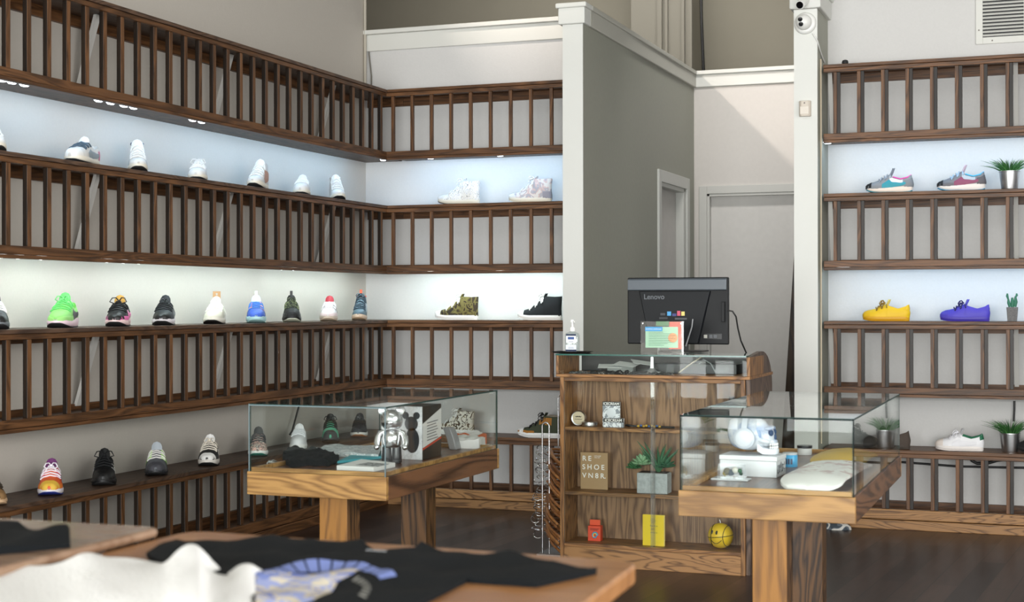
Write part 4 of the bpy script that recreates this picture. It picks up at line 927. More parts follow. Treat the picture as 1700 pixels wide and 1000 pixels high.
# RE SHOEVN8R card
x, y, z = CP(986, ZS_[1], .13)
rs = thing('shop_sign_card', 'kraft brown card lettered RE SHOE VN8R in white', 'sign', (x, y, z))
MB().box(-.074, .074, 0, .012, 0, .192).build('card', fl('a58762', .7), rs, bevel=.001)
for i, (t_, w_) in enumerate((('R E', 1), ('S H O E', 1), ('V N 8 R.', 1))):
    text('lettering', t_, .037, WHT, rs, (-.064, -.0012, .148 - i * .0445), bold=.0003, spacing=.98)
text('small_lettering', 'reshoevn8r\nshoe care', .008, WHT, rs, (.002, -.0012, .172))
# succulents in concrete pot
x, y, z = CP(1086, ZS_[1], .10)
pp = thing('potted_succulent', 'green succulents in a square concrete pot on the middle counter shelf', 'plant', (x, y, z))
MB().box(-.080, .080, -.045, .045, 0, .104).build('pot', flat('concrete', rgb('a9aeae'), .9, bump=.5, bscale=45, var=.12), pp, bevel=.004)
MB().box(-.072, .072, -.037, .037, .1042, .107).build('soil', fl('3a2f26', .9), pp)
def rosette(c, r, n, mat, name):
    mb = MB()
    for ring, (k, el) in enumerate(((1.0, 12), (.85, 32), (.6, 55), (.3, 75))):
        m_ = max(4, int(n * k))
        for j in range(m_):
            a = 2 * pi * j / m_ + ring * .4; e = R(el)
            M5 = Matrix.Translation(c) @ Matrix.Rotation(a, 4, 'Z') @ Matrix.Rotation(-e, 4, 'Y')
            mb.sphere((r * .55, 0, 0), r * .5, 8, 6, (1, .5, .24), M=M5)
    return mb.build(name, mat, pp, smooth=1)
rosette((-.056, -.03, .145), .056, 8, fl('86ab84', .5), 'rosette'); rosette((-.105, -.012, .122), .042, 7, fl('47754d', .5), 'rosette'); rosette((.055, .01, .132), .055, 8, fl('2f5f43', .5), 'rosette')
mb = MB()
for j in range(16):
    a = 2 * pi * j / 16 + .2; l = .09 + .055 * random.random(); h_ = .10 + .06 * random.random(); c0 = Vector((.022, 0, .108)); o_ = Vector((cos(a), sin(a) * .6, 0))
    pts = [c0 + o_ * l * t * .9 + Vector((0, 0, h_ * (t ** .8))) for t in (0, .35, .7, 1)]
    mb.tube(pts, [.008, .0075, .005, .0008], 6)
mb.build('aloe_leaves', flat('aloe_green', rgb('3d6b4a'), .45, var=.15, bscale=30), pp, smooth=60)
# bottom shelf
x, y, z = CP(988, ZS_[0], .12)
ob = thing('small_carton', 'small orange-red carton with a swirl logo and hang tab', 'box', (x, y, z))
MB().box(-.034, .034, -.02, .02, 0, .078).build('carton', fl('d8492a', .5), ob, bevel=.001)
MB().box(-.034, .022, .015, .0165, .0782, .106).build('hang_tab', fl('e0552f', .5), ob)
mb = MB(); mb.tube([(.004 + .016 * cos(a) * (1 - a / 14), -.0212, .030 + .018 * sin(a) * (1 - a / 14)) for a in [i * .45 for i in range(16)]], .0035, 6); mb.build('swirl_print', fl('3fa0d0', .4), ob)
mb = MB(); mb.tube([(.004 + .010 * cos(a), -.0208, .030 + .011 * sin(a)) for a in [i * .45 for i in range(12)]], .003, 6); mb.build('swirl_print', fl('f0cf3a', .4), ob)
mb = MB().box(-.022, .026, -.0209, -.0201, .062, .0645).box(-.022, .018, -.0209, -.0201, .056, .0585); mb.build('printed_lines', fl('5a1c12', .5), ob)
x, y, z = CP(1085, ZS_[0], .06)
yb = thing('yellow_booklet', 'bright yellow booklet standing half open on the bottom counter shelf', 'booklet', (x, y, z))
MB().loft([[Vector((a_, b__, z_)) for z_ in (0, .158)][::1] for a_, b__ in ((-.058, 0), (.056, -.004), (.056, -.0028), (-.058, .0012))] and [[Vector((-.058, 0, 0)), Vector((.056, -.006, 0)), Vector((.056, -.005, 0)), Vector((-.058, .001, 0))], [Vector((-.058, 0, .156)), Vector((.056, -.006, .156)), Vector((.056, -.005, .156)), Vector((-.058, .001, .156))]]).build('front_cover', fl('e8c81e', .5), yb)
MB().box(-.057, .055, .003, .007, 0, .155).build('pages', WHT, yb)
MB().box(-.058, .057, .0075, .009, 0, .157).build('back_cover', fl('e0c01e', .5), yb)
mb = MB()
for a in [i * pi / 4 for i in range(8)]:
    mb.tube([(-.002 + .009 * cos(a) + .005 * cos(b2), -.0045, .128 + .009 * sin(a) + .005 * sin(b2)) for b2 in [k * .7 for k in range(10)]], .0004, 4)
mb.build('flower_emblem', fl('8a7a1c', .5), yb)
text('cover_text', 'The shoe\n  care', .011, fl('6a5e18', .6), yb, (-.020, -.0042, .098), line=1.4)
mb = MB().box(-.016, .02, -.0050, -.0044, .066, .068); mb.build('cover_line', fl('6a5e18', .6), yb)
x, y, z = CP(1196, ZS_[0], .10)
ba = thing('ball_candle', 'yellow basketball-shaped candle with a smiling face and white wick', 'candle', (x, y, z), R(-5))
BR = .0635
MB().sphere((0, 0, BR), BR, 32, 20).build('ball', fl('e0bb22', .45), ba, smooth=1)
def seam(fn, n=40): return [Vector((0, 0, BR)) + Vector(fn(2 * pi * i / n)).normalized() * (BR + .0004) for i in range(n + 1)]
mb = MB(); mb.tube(seam(lambda a: (cos(a), sin(a), .12 * cos(a))), .0018, 5); mb.tube(seam(lambda a: (.55 + .1 * cos(2 * a), sin(a) * .9, cos(a) * .9)), .0018, 5); mb.tube(seam(lambda a: (-.55, sin(a) * .9, cos(a) * .9)), .0022, 5); mb.build('seams', BLK, ba, smooth=1)
def onball(az, el): return Vector((0, 0, BR)) + Vector((sin(az) * cos(el), -cos(az) * cos(el), sin(el))) * (BR + .0004)
mb = MB()
for az in (-.50, -.05): mb.tube([onball(az, .22), onball(az, .36), onball(az + .02, .52)], [.0035, .006, .0035], 8)
mb.build('eyes', BLK, ba, smooth=1)
MB().tube([onball(-.62 + .1 * i, -.22 - .32 * sin(pi * i / 10)) for i in range(11)], .0018, 6).build('smile', BLK, ba, smooth=1)
MB().tube([(0, 0, BR * 2 - .004), (-.002, 0, BR * 2 + .008), (-.006, 0, BR * 2 + .017)], .0022, 6).build('wick', WHT, ba)

# ------------------------------------------------------------------ on and in the counter top
ZC = 1.0918
mon = thing('computer_monitor', 'black all-in-one computer seen from behind on the cash counter', 'computer', (-1.940, 7.70, ZC + .0002), R(0))
def Mx(px, py, dy=0): q_ = at(px, py, Y=7.70 + dy); return q_.x + 1.940, q_.z - ZC
x0, z1 = Mx(1040.5, 461.5); x1, _ = Mx(1208, 461); _, z0 = Mx(1124, 572)
MG = flat('monitor_plastic', rgb('0b0d10'), .5, spec=.3); MG2 = flat('monitor_plastic_lit', rgb('535b63'), .3)  # second grey: light caught by the sloped top band, put into its colour
MB().box(x0, x1, .012, .045, z0, z1).build('screen_body', MG, mon, bevel=.006)
zb_ = Mx(1124, 483)[1]
rings = [[Vector((x0 + a_, y_, z_)) for a_, y_, z_ in ()] for _ in ()]
MB().loft([[Vector((x_, .0118, z1 - .004)), Vector((x_, -.006, z1 - .012)), Vector((x_, -.010, zb_ + .004)), Vector((x_, .0118, zb_))] for x_ in (x0 + .006, x1 - .006)]).build('top_band', MG2, mon, bevel=.003)
# tapering middle block
mt, mbm = (Mx(1060, 484), Mx(1180, 484)), (Mx(1078, 568), Mx(1160, 568))
MB().loft([[Vector((mt[0][0], .0115, zb_ - .002)), Vector((mt[1][0], .0115, zb_ - .002)), Vector((mbm[1][0], .0115, z0 + .004)), Vector((mbm[0][0], .0115, z0 + .004))],
           [Vector((mt[0][0] + .006, -.002, zb_ - .004)), Vector((mt[1][0] - .006, -.002, zb_ - .004)), Vector((mbm[1][0] - .006, -.010, z0 + .006)), Vector((mbm[0][0] + .006, -.010, z0 + .006))]]).build('rear_housing', flat('housing_plastic', rgb('111418'), .55, spec=.3), mon, bevel=.002)
x_, z_ = Mx(1069, 497); text('maker_lettering', 'Lenovo', .038, fl('3d444c', .3), mon, (x_, -.0045, z_), bold=.0006)
for px, py, w_, h_, c in ((1101, 522, .026, .012, '3c3f44'), (1111.5, 521, .021, .022, '4aa0d8'), (1120, 523, .022, .014, '3a3f7a'), (1127.5, 520.5, .018, .026, 'c8506a'), (1134.5, 521, .018, .022, 'e8d27a'), (1102, 528.5, .045, .010, '2f3236'), (1131, 529.5, .065, .010, '4a4d52')):
    x_, z_ = Mx(px, py); MB().box(x_ - w_ / 2, x_ + w_ / 2, -.0085, -.0077, z_ - h_ / 2, z_ + h_ / 2).build('sticker', fl(c, .5), mon)
x_, z_ = Mx(1183, 559); mb = MB().box(x_ - .045, x_ + .048, .0085, .0117, z_ - .014, z_ + .014); mb.build('port_plate', fl('0c0d0e', .4), mon)
for px, c in ((1171, 'a8a8a0'), (1180, '55585c'), (1187, '55585c')):
    x_, z_ = Mx(px, 559); MB().box(x_ - .010, x_ + .008, .0068, .0083, z_ - .009, z_ + .009).build('socket', fl(c, .5), mon, bevel=.001)
x_, z_ = Mx(1200, 518); MB().box(x_ - .006, x_ + .010, -.008, .0118, z_ - .053, z_ + .053).build('side_adapter', MG, mon, bevel=.002)
x_a, z_a = Mx(1151, 530); x_b, z_b = Mx(1140, 575)
mb = MB(); mb.tube([(x_a, -.012, z_a), (x_a - .004, -.016, (z_a + z_b) / 2 + .03), (x_b, -.02, z_b)], .004, 8); mb.build('stand_strut', fl('8a8d90', .3), mon, smooth=50)
MB().box(-.10, .14, .0, .16, 0, .008).build('stand_foot', BLK, mon, bevel=.003)
MB().box(-.04, .05, .046, .07, .0, z0 + .05).build('stand_neck', BLK, mon, bevel=.003)
# power cord
A = lambda px, py, Y_: at(px, py, Y=Y_)
cdl = thing('computer_cable', 'black cord looping from the side of the computer down behind the counter', 'cord', tuple(A(1209, 517, 7.70)))
pts = [A(px, py, 7.70 + k) for px, py, k in ((1210, 516, 0), (1216, 517, 0), (1222, 526, .02), (1225, 545, .04), (1230, 566, .06), (1238, 584, .09), (1241, 592, .12))]
MB().tube([q_ for q_ in pts], .0042, 8).build('cord', BLK, cdl, world=True, smooth=50)
# hand sanitizer on a tray
sx, sy = at(983, 583, Z=ZC).x, at(983, 583, Z=ZC).y
tr = thing('black_tray', 'thin black tray under the hand sanitizer', 'tray', (sx, CY + .12, ZC + .0001))
MB().loft([[Vector((x * k, y * k2, z)) for x, y in ((-1, -1), (1, -1), (1, 1), (-1, 1))] for k, k2, z in ((.080, .05, 0), (.098, .062, .009), (.092, .056, .009), (.078, .048, .003))]).build('tray_body', BLK, tr, bevel=.001)
hs_ = thing('sanitizer_bottle', 'clear pump bottle of hand sanitizer with a white and navy label', 'bottle', (sx, CY + .12, ZC + .0035))
mb = MB()
def orr(w, d, z, n=24): return [Vector((w * math.copysign(abs(cos(a)) ** .5, cos(a)), d * math.copysign(abs(sin(a)) ** .6, sin(a)), z)) for a in [2 * pi * i / n for i in range(n)]]
MB().loft([orr(.036, .020, 0), orr(.038, .022, .004), orr(.038, .022, .088), orr(.033, .019, .100), orr(.016, .013, .106), orr(.013, .012, .110)]).build('bottle_body', LIQ, hs_, smooth=50)
MB().box(-.027, .027, -.0232, -.0225, .050, .096).build('label', fl('e8ebf0', .4), hs_)
MB().box(-.029, .029, -.0232, -.0225, .004, .040).build('label', fl('dfe4ec', .4), hs_)
MB().box(-.027, .027, -.0240, -.0233, .087, .096).build('navy_band', NAVY, hs_); MB().box(-.029, .029, -.0240, -.0233, .005, .015).build('navy_band', NAVY, hs_)
MB().box(-.017, .017, -.0240, -.0233, .068, .081).build('logo_block', fl('2f4f8f', .4), hs_)
mb = MB().box(-.012, .012, -.0238, -.0233, .056, .058).box(-.015, .015, -.0238, -.0233, .026, .0275).box(-.015, .015, -.0238, -.0233, .021, .0225); mb.build('label_text', fl('6a7894', .4), hs_)
MB().lathe([(.0155, .1105), (.0155, .128), (.009, .135), (.0055, .136), (.0055, .156), (.004, .157)], seg=20).build('pump_collar', fl('f0f0ee', .35), hs_, smooth=50)
MB().loft([orr(.0085, .008, .157, 12), orr(.010, .009, .163, 12), orr(.008, .008, .171, 12)]).tube([(0, 0, .165), (.014, -.012, .163), (.017, -.015, .155)], .0035, 8).build('pump_head', fl('f4f4f2', .35), hs_, smooth=50)
# acrylic sign holder
q = at(1106, 588, Z=ZC)
sg = thing('acrylic_sign', 'clear acrylic stand with a mint green notice on the counter glass', 'sign', (q.x, CY + .035, ZC + .0002))
MB().box(-.112, .112, 0, .004, 0, .168).build('acrylic_panel', ACR, sg)
MB().box(-.112, .112, .0, .055, 0, .003).build('acrylic_foot', ACR, sg)
MB().box(-.088, .082, .0042, .0052, .034, .140).build('notice', fl('a8d6b4', .6), sg)
MB().box(-.088, .002, .0030 - .0048, -.0003, .118, .140).build('notice_heading', fl('4f9fd4', .6), sg)
text('notice_lettering', 'SHOPPING GUIDELINES', .0078, WHT, sg, (-.085, -.0022, .126))
mb = MB()
for i in range(9):
    z = .112 - i * .0082; w_ = (.075, .12, .14, .13, .14, .12, .13, .10, .08)[i]; mb.box(-.07, -.07 + w_, -.0012, -.0003, z, z + .0016)
mb.build('notice_text_lines', fl('3f6f5c', .6), sg)
MB().box(.034, .106, .0055, .0065, .028, .166).build('red_card', fl('e0523a', .6), sg)
MB().lathe([(.001, 0), (.024, 0), (.024, .0008), (.001, .0008)], seg=24, M=Matrix.Translation((.056, -.0004, .085)) @ Matrix.Rotation(R(90), 4, 'X')).build('badge_ring', fl('f0b48a', .6), sg)
MB().box(-.033, .038, .0055, .0065, .145, .168).build('green_card', fl('3c7a44', .6), sg)
for x in (-.100, .100): MB().lathe([(.001, 0), (.004, 0), (.003, .002), (.001, .002)], seg=12, M=Matrix.Translation((x, -.0003, .157)) @ Matrix.Rotation(R(90), 4, 'X')).build('stud', CHR, sg)
# inside the tray
ZT_ = .9885
def T(px, dy=.1): return at(px, 610, Y=CY + dy).x
bt_ = thing('black_device', 'low black device box inside the glass counter tray', 'device', (T(1150, .22), CY + .22, ZT_))
MB().box(-.19, .24, -.05, .09, 0, .052).build('casing', fl('17191c', .4), bt_, bevel=.003)
MB().box(.13, .20, -.053, -.0505, .010, .030).build('front_slot', fl('4a4d50', .3), bt_)
sc_ = thing('black_scarf', 'black fabric with white marks spread along the tray front', 'fabric', (T(1030, .05), CY + .05, ZT_))
mb = MB(); rr = []
for i in range(41):
    x = -.27 + .54 * i / 40; h_ = .010 + .012 * abs(sin(i * .9)) * (1 - abs(x) / .29) + .004 * sin(i * 2.3)
    rr.append([Vector((x, -.03, 0)), Vector((x, -.022, h_ * .8)), Vector((x, 0, h_)), Vector((x, .025, h_ * .6)), Vector((x, .03, 0))])
mb.loft(rr).build('cloth', pattern('black_white_cloth', ['0d0e10', 'cfc8c0', '0d0e10'], 55, [0, .60, .615]), sc_, smooth=60)
pa = thing('receipt_papers', 'loose white papers lying at the back of the counter tray', 'paper', (T(1035, .28), CY + .28, ZT_))
for i, (x, rz, sc2) in enumerate(((-.06, 12, 1), (.02, -18, .9), (.09, 30, .7))):
    o = MB().box(-.075 * sc2, .075 * sc2, -.035, .035, .001 + i * .011 + .03, .003 + i * .011 + .03).build('sheet', fl('c9ccca', .7), pa); o.location = (x, 0, 0); o.rotation_euler = (R(14), R(4 * i), R(rz))
MB().box(-.08, .06, -.03, .03, 0, .029).build('pad', fl('8c9290', .6), pa)
st = thing('silver_stand', 'silver stand foot visible inside the counter tray', 'stand', (T(1083, .12), CY + .12, ZT_))
MB().box(-.044, .050, -.02, .02, 0, .006).box(-.040, .044, -.016, .016, .0062, .012).build('foot', flat('silver_paint', (.62, .63, .64), .3, .9), st, bevel=.001)
MB().loft([[Vector((x * k, y * k, z)) for x, y in ((-1, -1), (1, -1), (1, 1), (-1, 1))] for k, z in ((.022, .0125), (.009, .03), (.007, .088))]).build('stem', flat('silver_paint', (.62, .63, .64), .3, .9), st, bevel=.001)
for nm, lab, pts_, m_ in (('white_cable', 'off-white cable slanting across the counter tray', ((1127, 619, .04), (1150, 602, .10), (1166, 592, .2)), fl('c9bfa8', .6)),
                          ('grey_cable', 'thin grey cable arching inside the counter tray', ((1188, 619, .05), (1180, 604, .09), (1168, 597, .12), (1160, 605, .16)), fl('9aa0a2', .5))):
    P_ = [at(px, py, Y=CY + d) for px, py, d in pts_]; r0 = thing(nm, lab, 'cable', tuple(P_[0])); MB().tube(P_, .0028, 6).build('cable', m_, r0, world=True, smooth=50)

# ------------------------------------------------------------------ clothes hangers on a chrome rack, left of the counter
rk = thing('hanger_rack', 'chrome hoop rack beside the counter holding stacked wooden hangers', 'rack', (-2.60, 7.62, 0))
def hoop(px0, px1, ptop, dy):
    a = at(px0, 800, Y=7.62 + dy); b2 = at(px1, 800, Y=7.62 + dy); zt = at(px0, ptop, Y=7.62 + dy).z; r = (b2.x - a.x) / 2; cx = (a.x + b2.x) / 2
    pts = [Vector((a.x, a.y, .012)), Vector((a.x, a.y, .4)), Vector((a.x, a.y, zt - r))] + [Vector((cx - r * cos(t), a.y, zt - r + r * sin(t))) for t in [pi * i / 12 for i in range(1, 12)]] + [Vector((b2.x, a.y, zt - r)), Vector((b2.x, a.y, .3)), Vector((b2.x, a.y, .012))]
    MB().tube(pts, .0045, 8).build('hoop', CHR, rk, world=True, smooth=1)
hoop(900.5, 912, 702, -.10); hoop(927, 936, 656, .10)
MB().box(-2.66, -2.50, 7.50, 7.74, 0, .011).build('base', flat('rack_base_metal', (.3, .3, .31), .4, 1), rk, world=True, bevel=.002)
HW = [wood('hanger_wood_%d' % i, rgb(a), rgb(b2), 'x', scale=9, rings=.4, rough=.35, lo=.2, hi=.9) for i, (a, b2) in enumerate((('6b4020', 'a06a3a'), ('7d4c28', 'b07a44')))]
def make_hanger():
    r = thing('wooden_hanger', 'brown wooden clothes hanger lying in the tall stack left of the counter', 'hanger', group='wooden hangers stacked beside the counter')
    for s_ in (-1, 1):
        rr = []
        for i in range(13):
            t = i / 12; y = s_ * (.004 + .20 * t); x = .14 * t ** 1.35 + .006 * sin(t * 7); z = -.055 * t ** 1.2 + .010 * sin(t * pi)
            w = .011 - .003 * t; h_ = .0078 - .001 * t
            rr.append([Vector((x + w * cos(a), y, z + h_ * sin(a))) for a in [2 * pi * j / 10 for j in range(10)]])
        MB().loft(rr).build('arm', HW[0], r, smooth=1)
    pts = [(-.005, 0, 0), (-.028, 0, .001)] + [(-.052 - .026 * cos(a) * 1, .026 * sin(a), .002) for a in [pi + .1 + i * .42 for i in range(10)]]
    MB().tube(pts, .0026, 6).build('hook', CHR, r, smooth=1)
    return r
hg = make_hanger()
NH = 28
for i in range(NH):
    o = hg if i == 0 else copy_tree(hg)
    px = 908 + 3 * sin(i * 2.1) - (3 if i < 14 else -2)
    q = at(px, 800, Y=7.60)
    o.location = (q.x + .012, 7.60 + .01 * cos(i * 1.7), .098 + i * .0172); o.rotation_euler = (0, 0, R(5 * sin(i * 1.3)))
    for c in o.children:
        if c.name.startswith('hook'): c.rotation_euler = (R(50 * sin(i * 2.7 + 1)), 0, R(14 * cos(i * 1.1)))
        elif i % 2: 
            c.material_slots[0].link = 'OBJECT'; c.material_slots[0].material = HW[1]

# ------------------------------------------------------------------ plants on the right shelves
def grass_plant(px, z, label, dy=.12, n=170):
    x = at(px, 300, Y=YB + dy).x; r = thing('potted_grass', label, 'plant', (x, YB + dy, z + .0004))
    MB().lathe([(.044, 0), (.045, .003), (.047, .010), (.059, .106), (.0615, .108), (.0615, .112), (.059, .112), (.057, .100), (.003, .098)], seg=36).build('metal_pot', STEEL, r, smooth=40)
    rnd = random.Random(int(px)); mb = MB(); mb2 = MB()
    for i in range(n):
        a = rnd.random() * 2 * pi; r0 = .045 * rnd.random() ** .5; ln = rnd.uniform(.03, .085) * (.4 + r0 / .04); h_ = rnd.uniform(.05, .10)
        c0 = Vector((r0 * cos(a), r0 * sin(a), .096)); o_ = Vector((cos(a), sin(a), 0))
        pts = [c0 + o_ * ln * t * t + Vector((0, 0, h_ * (1.15 * t - .25 * t * t))) for t in (0, .3, .6, .85, 1)]
        (mb if i % 2 else mb2).tube(pts, [.0016, .0018, .0014, .0009, .0003], 4, cap=False)
    mb.build('grass_blades', fl('4f8a45', .5), r, smooth=1); mb2.build('grass_blades', fl('2f5c33', .5), r, smooth=1)
grass_plant(1676, Z1, 'artificial grass in a steel pot on the second tier of the right shelf')
grass_plant(1676, Z3, 'artificial grass in a steel pot on the bottom tier, right of the white shoe', dy=.10)
x = at(1680, 300, Y=YB + .1).x
ca = thing('potted_cactus', 'small green cactus in a tapered grey pot right of the purple shoe', 'plant', (x, YB + .1, Z2 + .0004))
MB().loft([[Vector((w * sx, w * sy, z)) for sx, sy in ((-1, -1), (1, -1), (1, 1), (-1, 1))] for w, z in ((.026, 0), (.032, .084))]).build('pot', flat('grey_stone_pot', rgb('6d6c6c'), .85, bump=.3, var=.15, bscale=120), ca, bevel=.002)
for pts, rs_ in (([(0, 0, .084), (.002, 0, .11), (0, 0, .14)], [.010, .012, .006]), ([(-.012, 0, .086), (-.020, 0, .11), (-.022, 0, .135)], [.009, .010, .004]), ([(-.022, 0, .13), (-.028, 0, .15), (-.027, 0, .165)], [.005, .008, .004]), ([(.014, 0, .086), (.020, 0, .115), (.018, 0, .148)], [.010, .011, .005]), ([(.018, 0, .140), (.026, 0, .155), (.024, 0, .165)], [.005, .007, .004])):
    MB().tube(pts, rs_, 10).build('cactus_stem', flat('cactus_green', rgb('2f6b50'), .6, bump=.4, bscale=150), ca, smooth=1)
# ------------------------------------------------------------------ fittings on column, walls and ceiling
DCW = flat('camera_housing', rgb('e4e4e0'), .35)
yc = YP - .0125
q = at(1337, 39, Y=yc)
dc = thing('dome_camera', 'white round turret security camera with two lenses on the right column', 'camera', (q.x, yc, q.z))
RX = Matrix.Rotation(R(90), 4, 'X')
MB().lathe([(.002, 0), (.065, 0), (.066, .006), (.060, .018), (.050, .022), (.002, .022)], seg=36, M=RX).build('mount_ring', DCW, dc, smooth=50)
MB().sphere((-.004, -.034, .002), .047, 28, 18).build('camera_ball', DCW, dc, smooth=1)
for z in (.012, -.017):
    MB().lathe([(.001, 0), (.0135, 0), (.0135, .006), (.001, .007)], seg=20, M=Matrix.Translation((-.018 + .004 * (z < 0), -.076, z)) @ Matrix.Rotation(R(8), 4, 'Z') @ RX).build('lens', fl('0c0d0f', .1), dc, smooth=50)
q = at(1334, 9, Y=yc)
dc2 = thing('bullet_camera', 'small white bullet security camera at the top of the right column', 'camera', (q.x, yc - .03, q.z))
MB().tube([(.012, .0, .022), (.004, -.04, .004), (-.004, -.075, -.016)], [.026, .029, .027], 20).build('camera_body', DCW, dc2, smooth=50)
MB().tube([(-.0042, -.076, -.0165), (-.0052, -.081, -.0190)], .021, 20).build('lens', fl('0c0d0f', .1), dc2, smooth=50)
MB().tube([(.022, .028, .05), (.020, .01, .035), (.012, 0, .02)], .006, 10).build('bracket', DCW, dc2, smooth=50)
q = at(1337, 181, Y=yc)
ms_ = thing('motion_sensor', 'beige motion sensor on the front of the right column', 'sensor', (q.x, yc, q.z))
MB().loft([[Vector((x, y, z)) for x, y in ((-.036, 0), (.036, 0), (.034, -.022), (.02, -.034), (-.02, -.034), (-.034, -.022))] for z in (-.047, .047)]).build('housing', fl('cfc5b8', .45), ms_, bevel=.004)
MB().box(-.026, .026, -.0375, -.033, -.036, .012).build('sensor_window', fl('dcd4c8', .3), ms_, bevel=.002)
MB().sphere((0, -.035, .032), .004, 10, 8).build('indicator', fl('4a4642', .3), ms_)
# cables
def cable(name, label, pts, r, mat):
    ro = thing(name, label, 'cable', tuple(pts[0])); MB().tube(pts, r, 8).build('cable', mat, ro, world=True, smooth=60); return ro
xs = XC1 + .006
cable('camera_cable', 'white cable running from the round camera down to the top shelf', [at(1349, 55, Y=yc - .004), at(1357, 68, Y=yc - .005), at(1361.5, 84, X=xs), at(1366, 97, X=xs), at(1369, 104, X=xs)], .0045, fl('dcdcd8', .5))
cable('column_cable', 'thin beige cable running down the shelf side of the right column', [Vector((XC1 + .006, YB - .03 + .004 * sin(i), z)) for i, z in enumerate((2.83, 2.5, 2.1, 1.7, 1.3, .9, .5))], .005, fl('cdbfa6', .5))
cable('corner_conduit', 'painted grey cable conduit in the upper left corner', [Vector((XW + .012, YW - .035, z)) for z in (2.83, 3.5, 4.2, 5.38)], .011, fl('b5aea0', .6))
cable('corner_wire', 'thin dark wire hanging beside the corner conduit', [Vector((XW + .03, YW - .012, 3.26)), Vector((XW + .032, YW - .012, 3.1)), Vector((XW + .05, YW - .012, 2.95)), Vector((XW + .05, YW - .012, 2.80))], .005, fl('6a665e', .6))
cable('hanging_wire', 'black wire with cable ties hanging on the far taupe wall', [at(1164, 0, Y=15.03), at(1164.5, 30, Y=15.03), at(1166, 70, Y=15.03), at(1168, 118, Y=15.03), at(1168, 140, Y=15.03)], .016, BLK)
cable('power_cable', 'black cable running behind the slats under the lowest right shelf', [Vector((-1.33, YW - .012, .37)), Vector((-.95, YW - .012, .372)), Vector((-.62, YW - .012, .358)), Vector((-.30, YW - .012, .362)), Vector((.3, YW - .012, .375))], .007, BLK)
cable('looped_cable', 'thick black cable loop sagging behind the right lower railing', [at(px, py, Y=YW - .06) for px, py in ((1612, 759), (1613, 765), (1622, 770), (1638, 770), (1655, 765), (1672, 763), (1690, 764))], .009, BLK)
cable('drop_cable', 'black cable hanging down to the grass plant on the lowest right shelf', [at(1684, 666, Y=YW - .02), at(1684, 680, Y=YW - .02), at(1683, 700, Y=YW - .02)], .006, BLK)
cable('lace_cable', 'black cord hanging behind the plain white court shoe', [at(500, 652, X=XW + .06), at(498, 662, X=XW + .06)] + [at(px, py, X=XW + .06) for px, py in ((496, 675), (492, 690), (488, 705), (485, 716), (481, 722))], .006, BLK)
q = at(1403, 101, Y=YB + .06)
kn = thing('rubber_knob', 'small black rubber plug on top of the highest right shelf', 'knob', (q.x, YB + .06, ZS[0] + .0003))
MB().lathe([(.010, 0), (.008, .006), (.018, .010), (.020, .018), (.016, .030), (.004, .034)], seg=16).build('plug', RUB, kn, smooth=50)
# ventilation grille
v0 = at(1620, 74, Y=YW - .008); v1 = at(1630, 62, Y=YW - .008)
vx0, vz0 = v0.x, v0.z; VW, VH = .62, .42
vg = thing('air_vent', 'white louvred air vent high on the right wall', 'vent', (vx0 + VW / 2, YW - .001, vz0))
f_ = .040
MB().box(vx0, vx0 + f_, YW - .012, YW - .001, vz0, vz0 + VH).box(vx0 + VW - f_, vx0 + VW, YW - .012, YW - .001, vz0, vz0 + VH).box(vx0 + f_, vx0 + VW - f_, YW - .012, YW - .001, vz0, vz0 + f_).box(vx0 + f_, vx0 + VW - f_, YW - .012, YW - .001, vz0 + VH - f_, vz0 + VH).build('frame', TRIMM, vg, world=True, bevel=.002)
MB().box(vx0 + f_, vx0 + VW - f_, YW - .004, YW - .001, vz0 + f_, vz0 + VH - f_).build('dark_backing', BLK, vg, world=True)
mb = MB(); n_ = 16
for i in range(n_):
    z = vz0 + f_ + .006 + i * (VH - 2 * f_) / n_
    mb.loft([[Vector((x, YW - .016, z - .001)), Vector((x, YW - .016, z + .002)), Vector((x, YW - .006, z + .012)), Vector((x, YW - .006, z + .009))] for x in (vx0 + f_, vx0 + VW - f_)])
mb.build('louvres', TRIMM, vg, world=True)
MB().box(vx0 + f_ + .235, vx0 + f_ + .243, YW - .018, YW - .006, vz0 + f_, vz0 + VH - f_).build('centre_bar', TRIMM, vg, world=True)
for dx, dz in ((.018, .085), (.095, .018)):
    MB().lathe([(.001, 0), (.005, 0), (.004, .002), (.001, .002)], seg=10, M=Matrix.Translation((vx0 + dx, YW - .0122, vz0 + dz)) @ RX).build('screw', fl('7a746c', .4), vg, world=True)
# dark boards leaning behind the column
b0 = at(1303, 660, Y=9.62); b1 = at(1318, 425, Y=9.62)
lb = thing('leaning_board', 'tall dark wooden board leaning behind the right column', 'board', (b0.x + .06, 9.62, 0))
sl_ = (b1.x - b0.x) / (b1.z - b0.z); xb = b0.x - sl_ * b0.z
MB().loft([[Vector((xb + sl_ * z + dx, 9.62 + dy, z)) for dx, dy in ((0, 0), (.10, 0), (.10, .35), (0, .35))] for z in (0, 1.69)]).build('board', wood('dark_board_wood', rgb('17110c'), rgb('3b2a1a'), 'z', scale=5), lb, world=True, bevel=.003)
q = at(1384, 880, Z=0)
bg = thing('floor_cloth', 'crumpled grey cloth on the floor behind the right table', 'cloth', (q.x, q.y + .04, .0003))
rr = []
for i in range(17):
    a = 2 * pi * i / 16
mb = MB()
rings = [[Vector(((.10 * k + .01 * sin(3 * j) * k) * cos(2 * pi * j / 20), .06 * k * sin(2 * pi * j / 20), z + .006 * sin(j * 2.3) * (1 - k)))for j in range(20)] for k, z in ((1, 0), (.96, .018), (.7, .038), (.35, .045), (.02, .042))]
mb.loft(rings).build('cloth', pattern('grey_white_cloth', ['39424a', '5b646c', 'c8c6c0'], 14, [0, .48, .56]), bg, smooth=60)

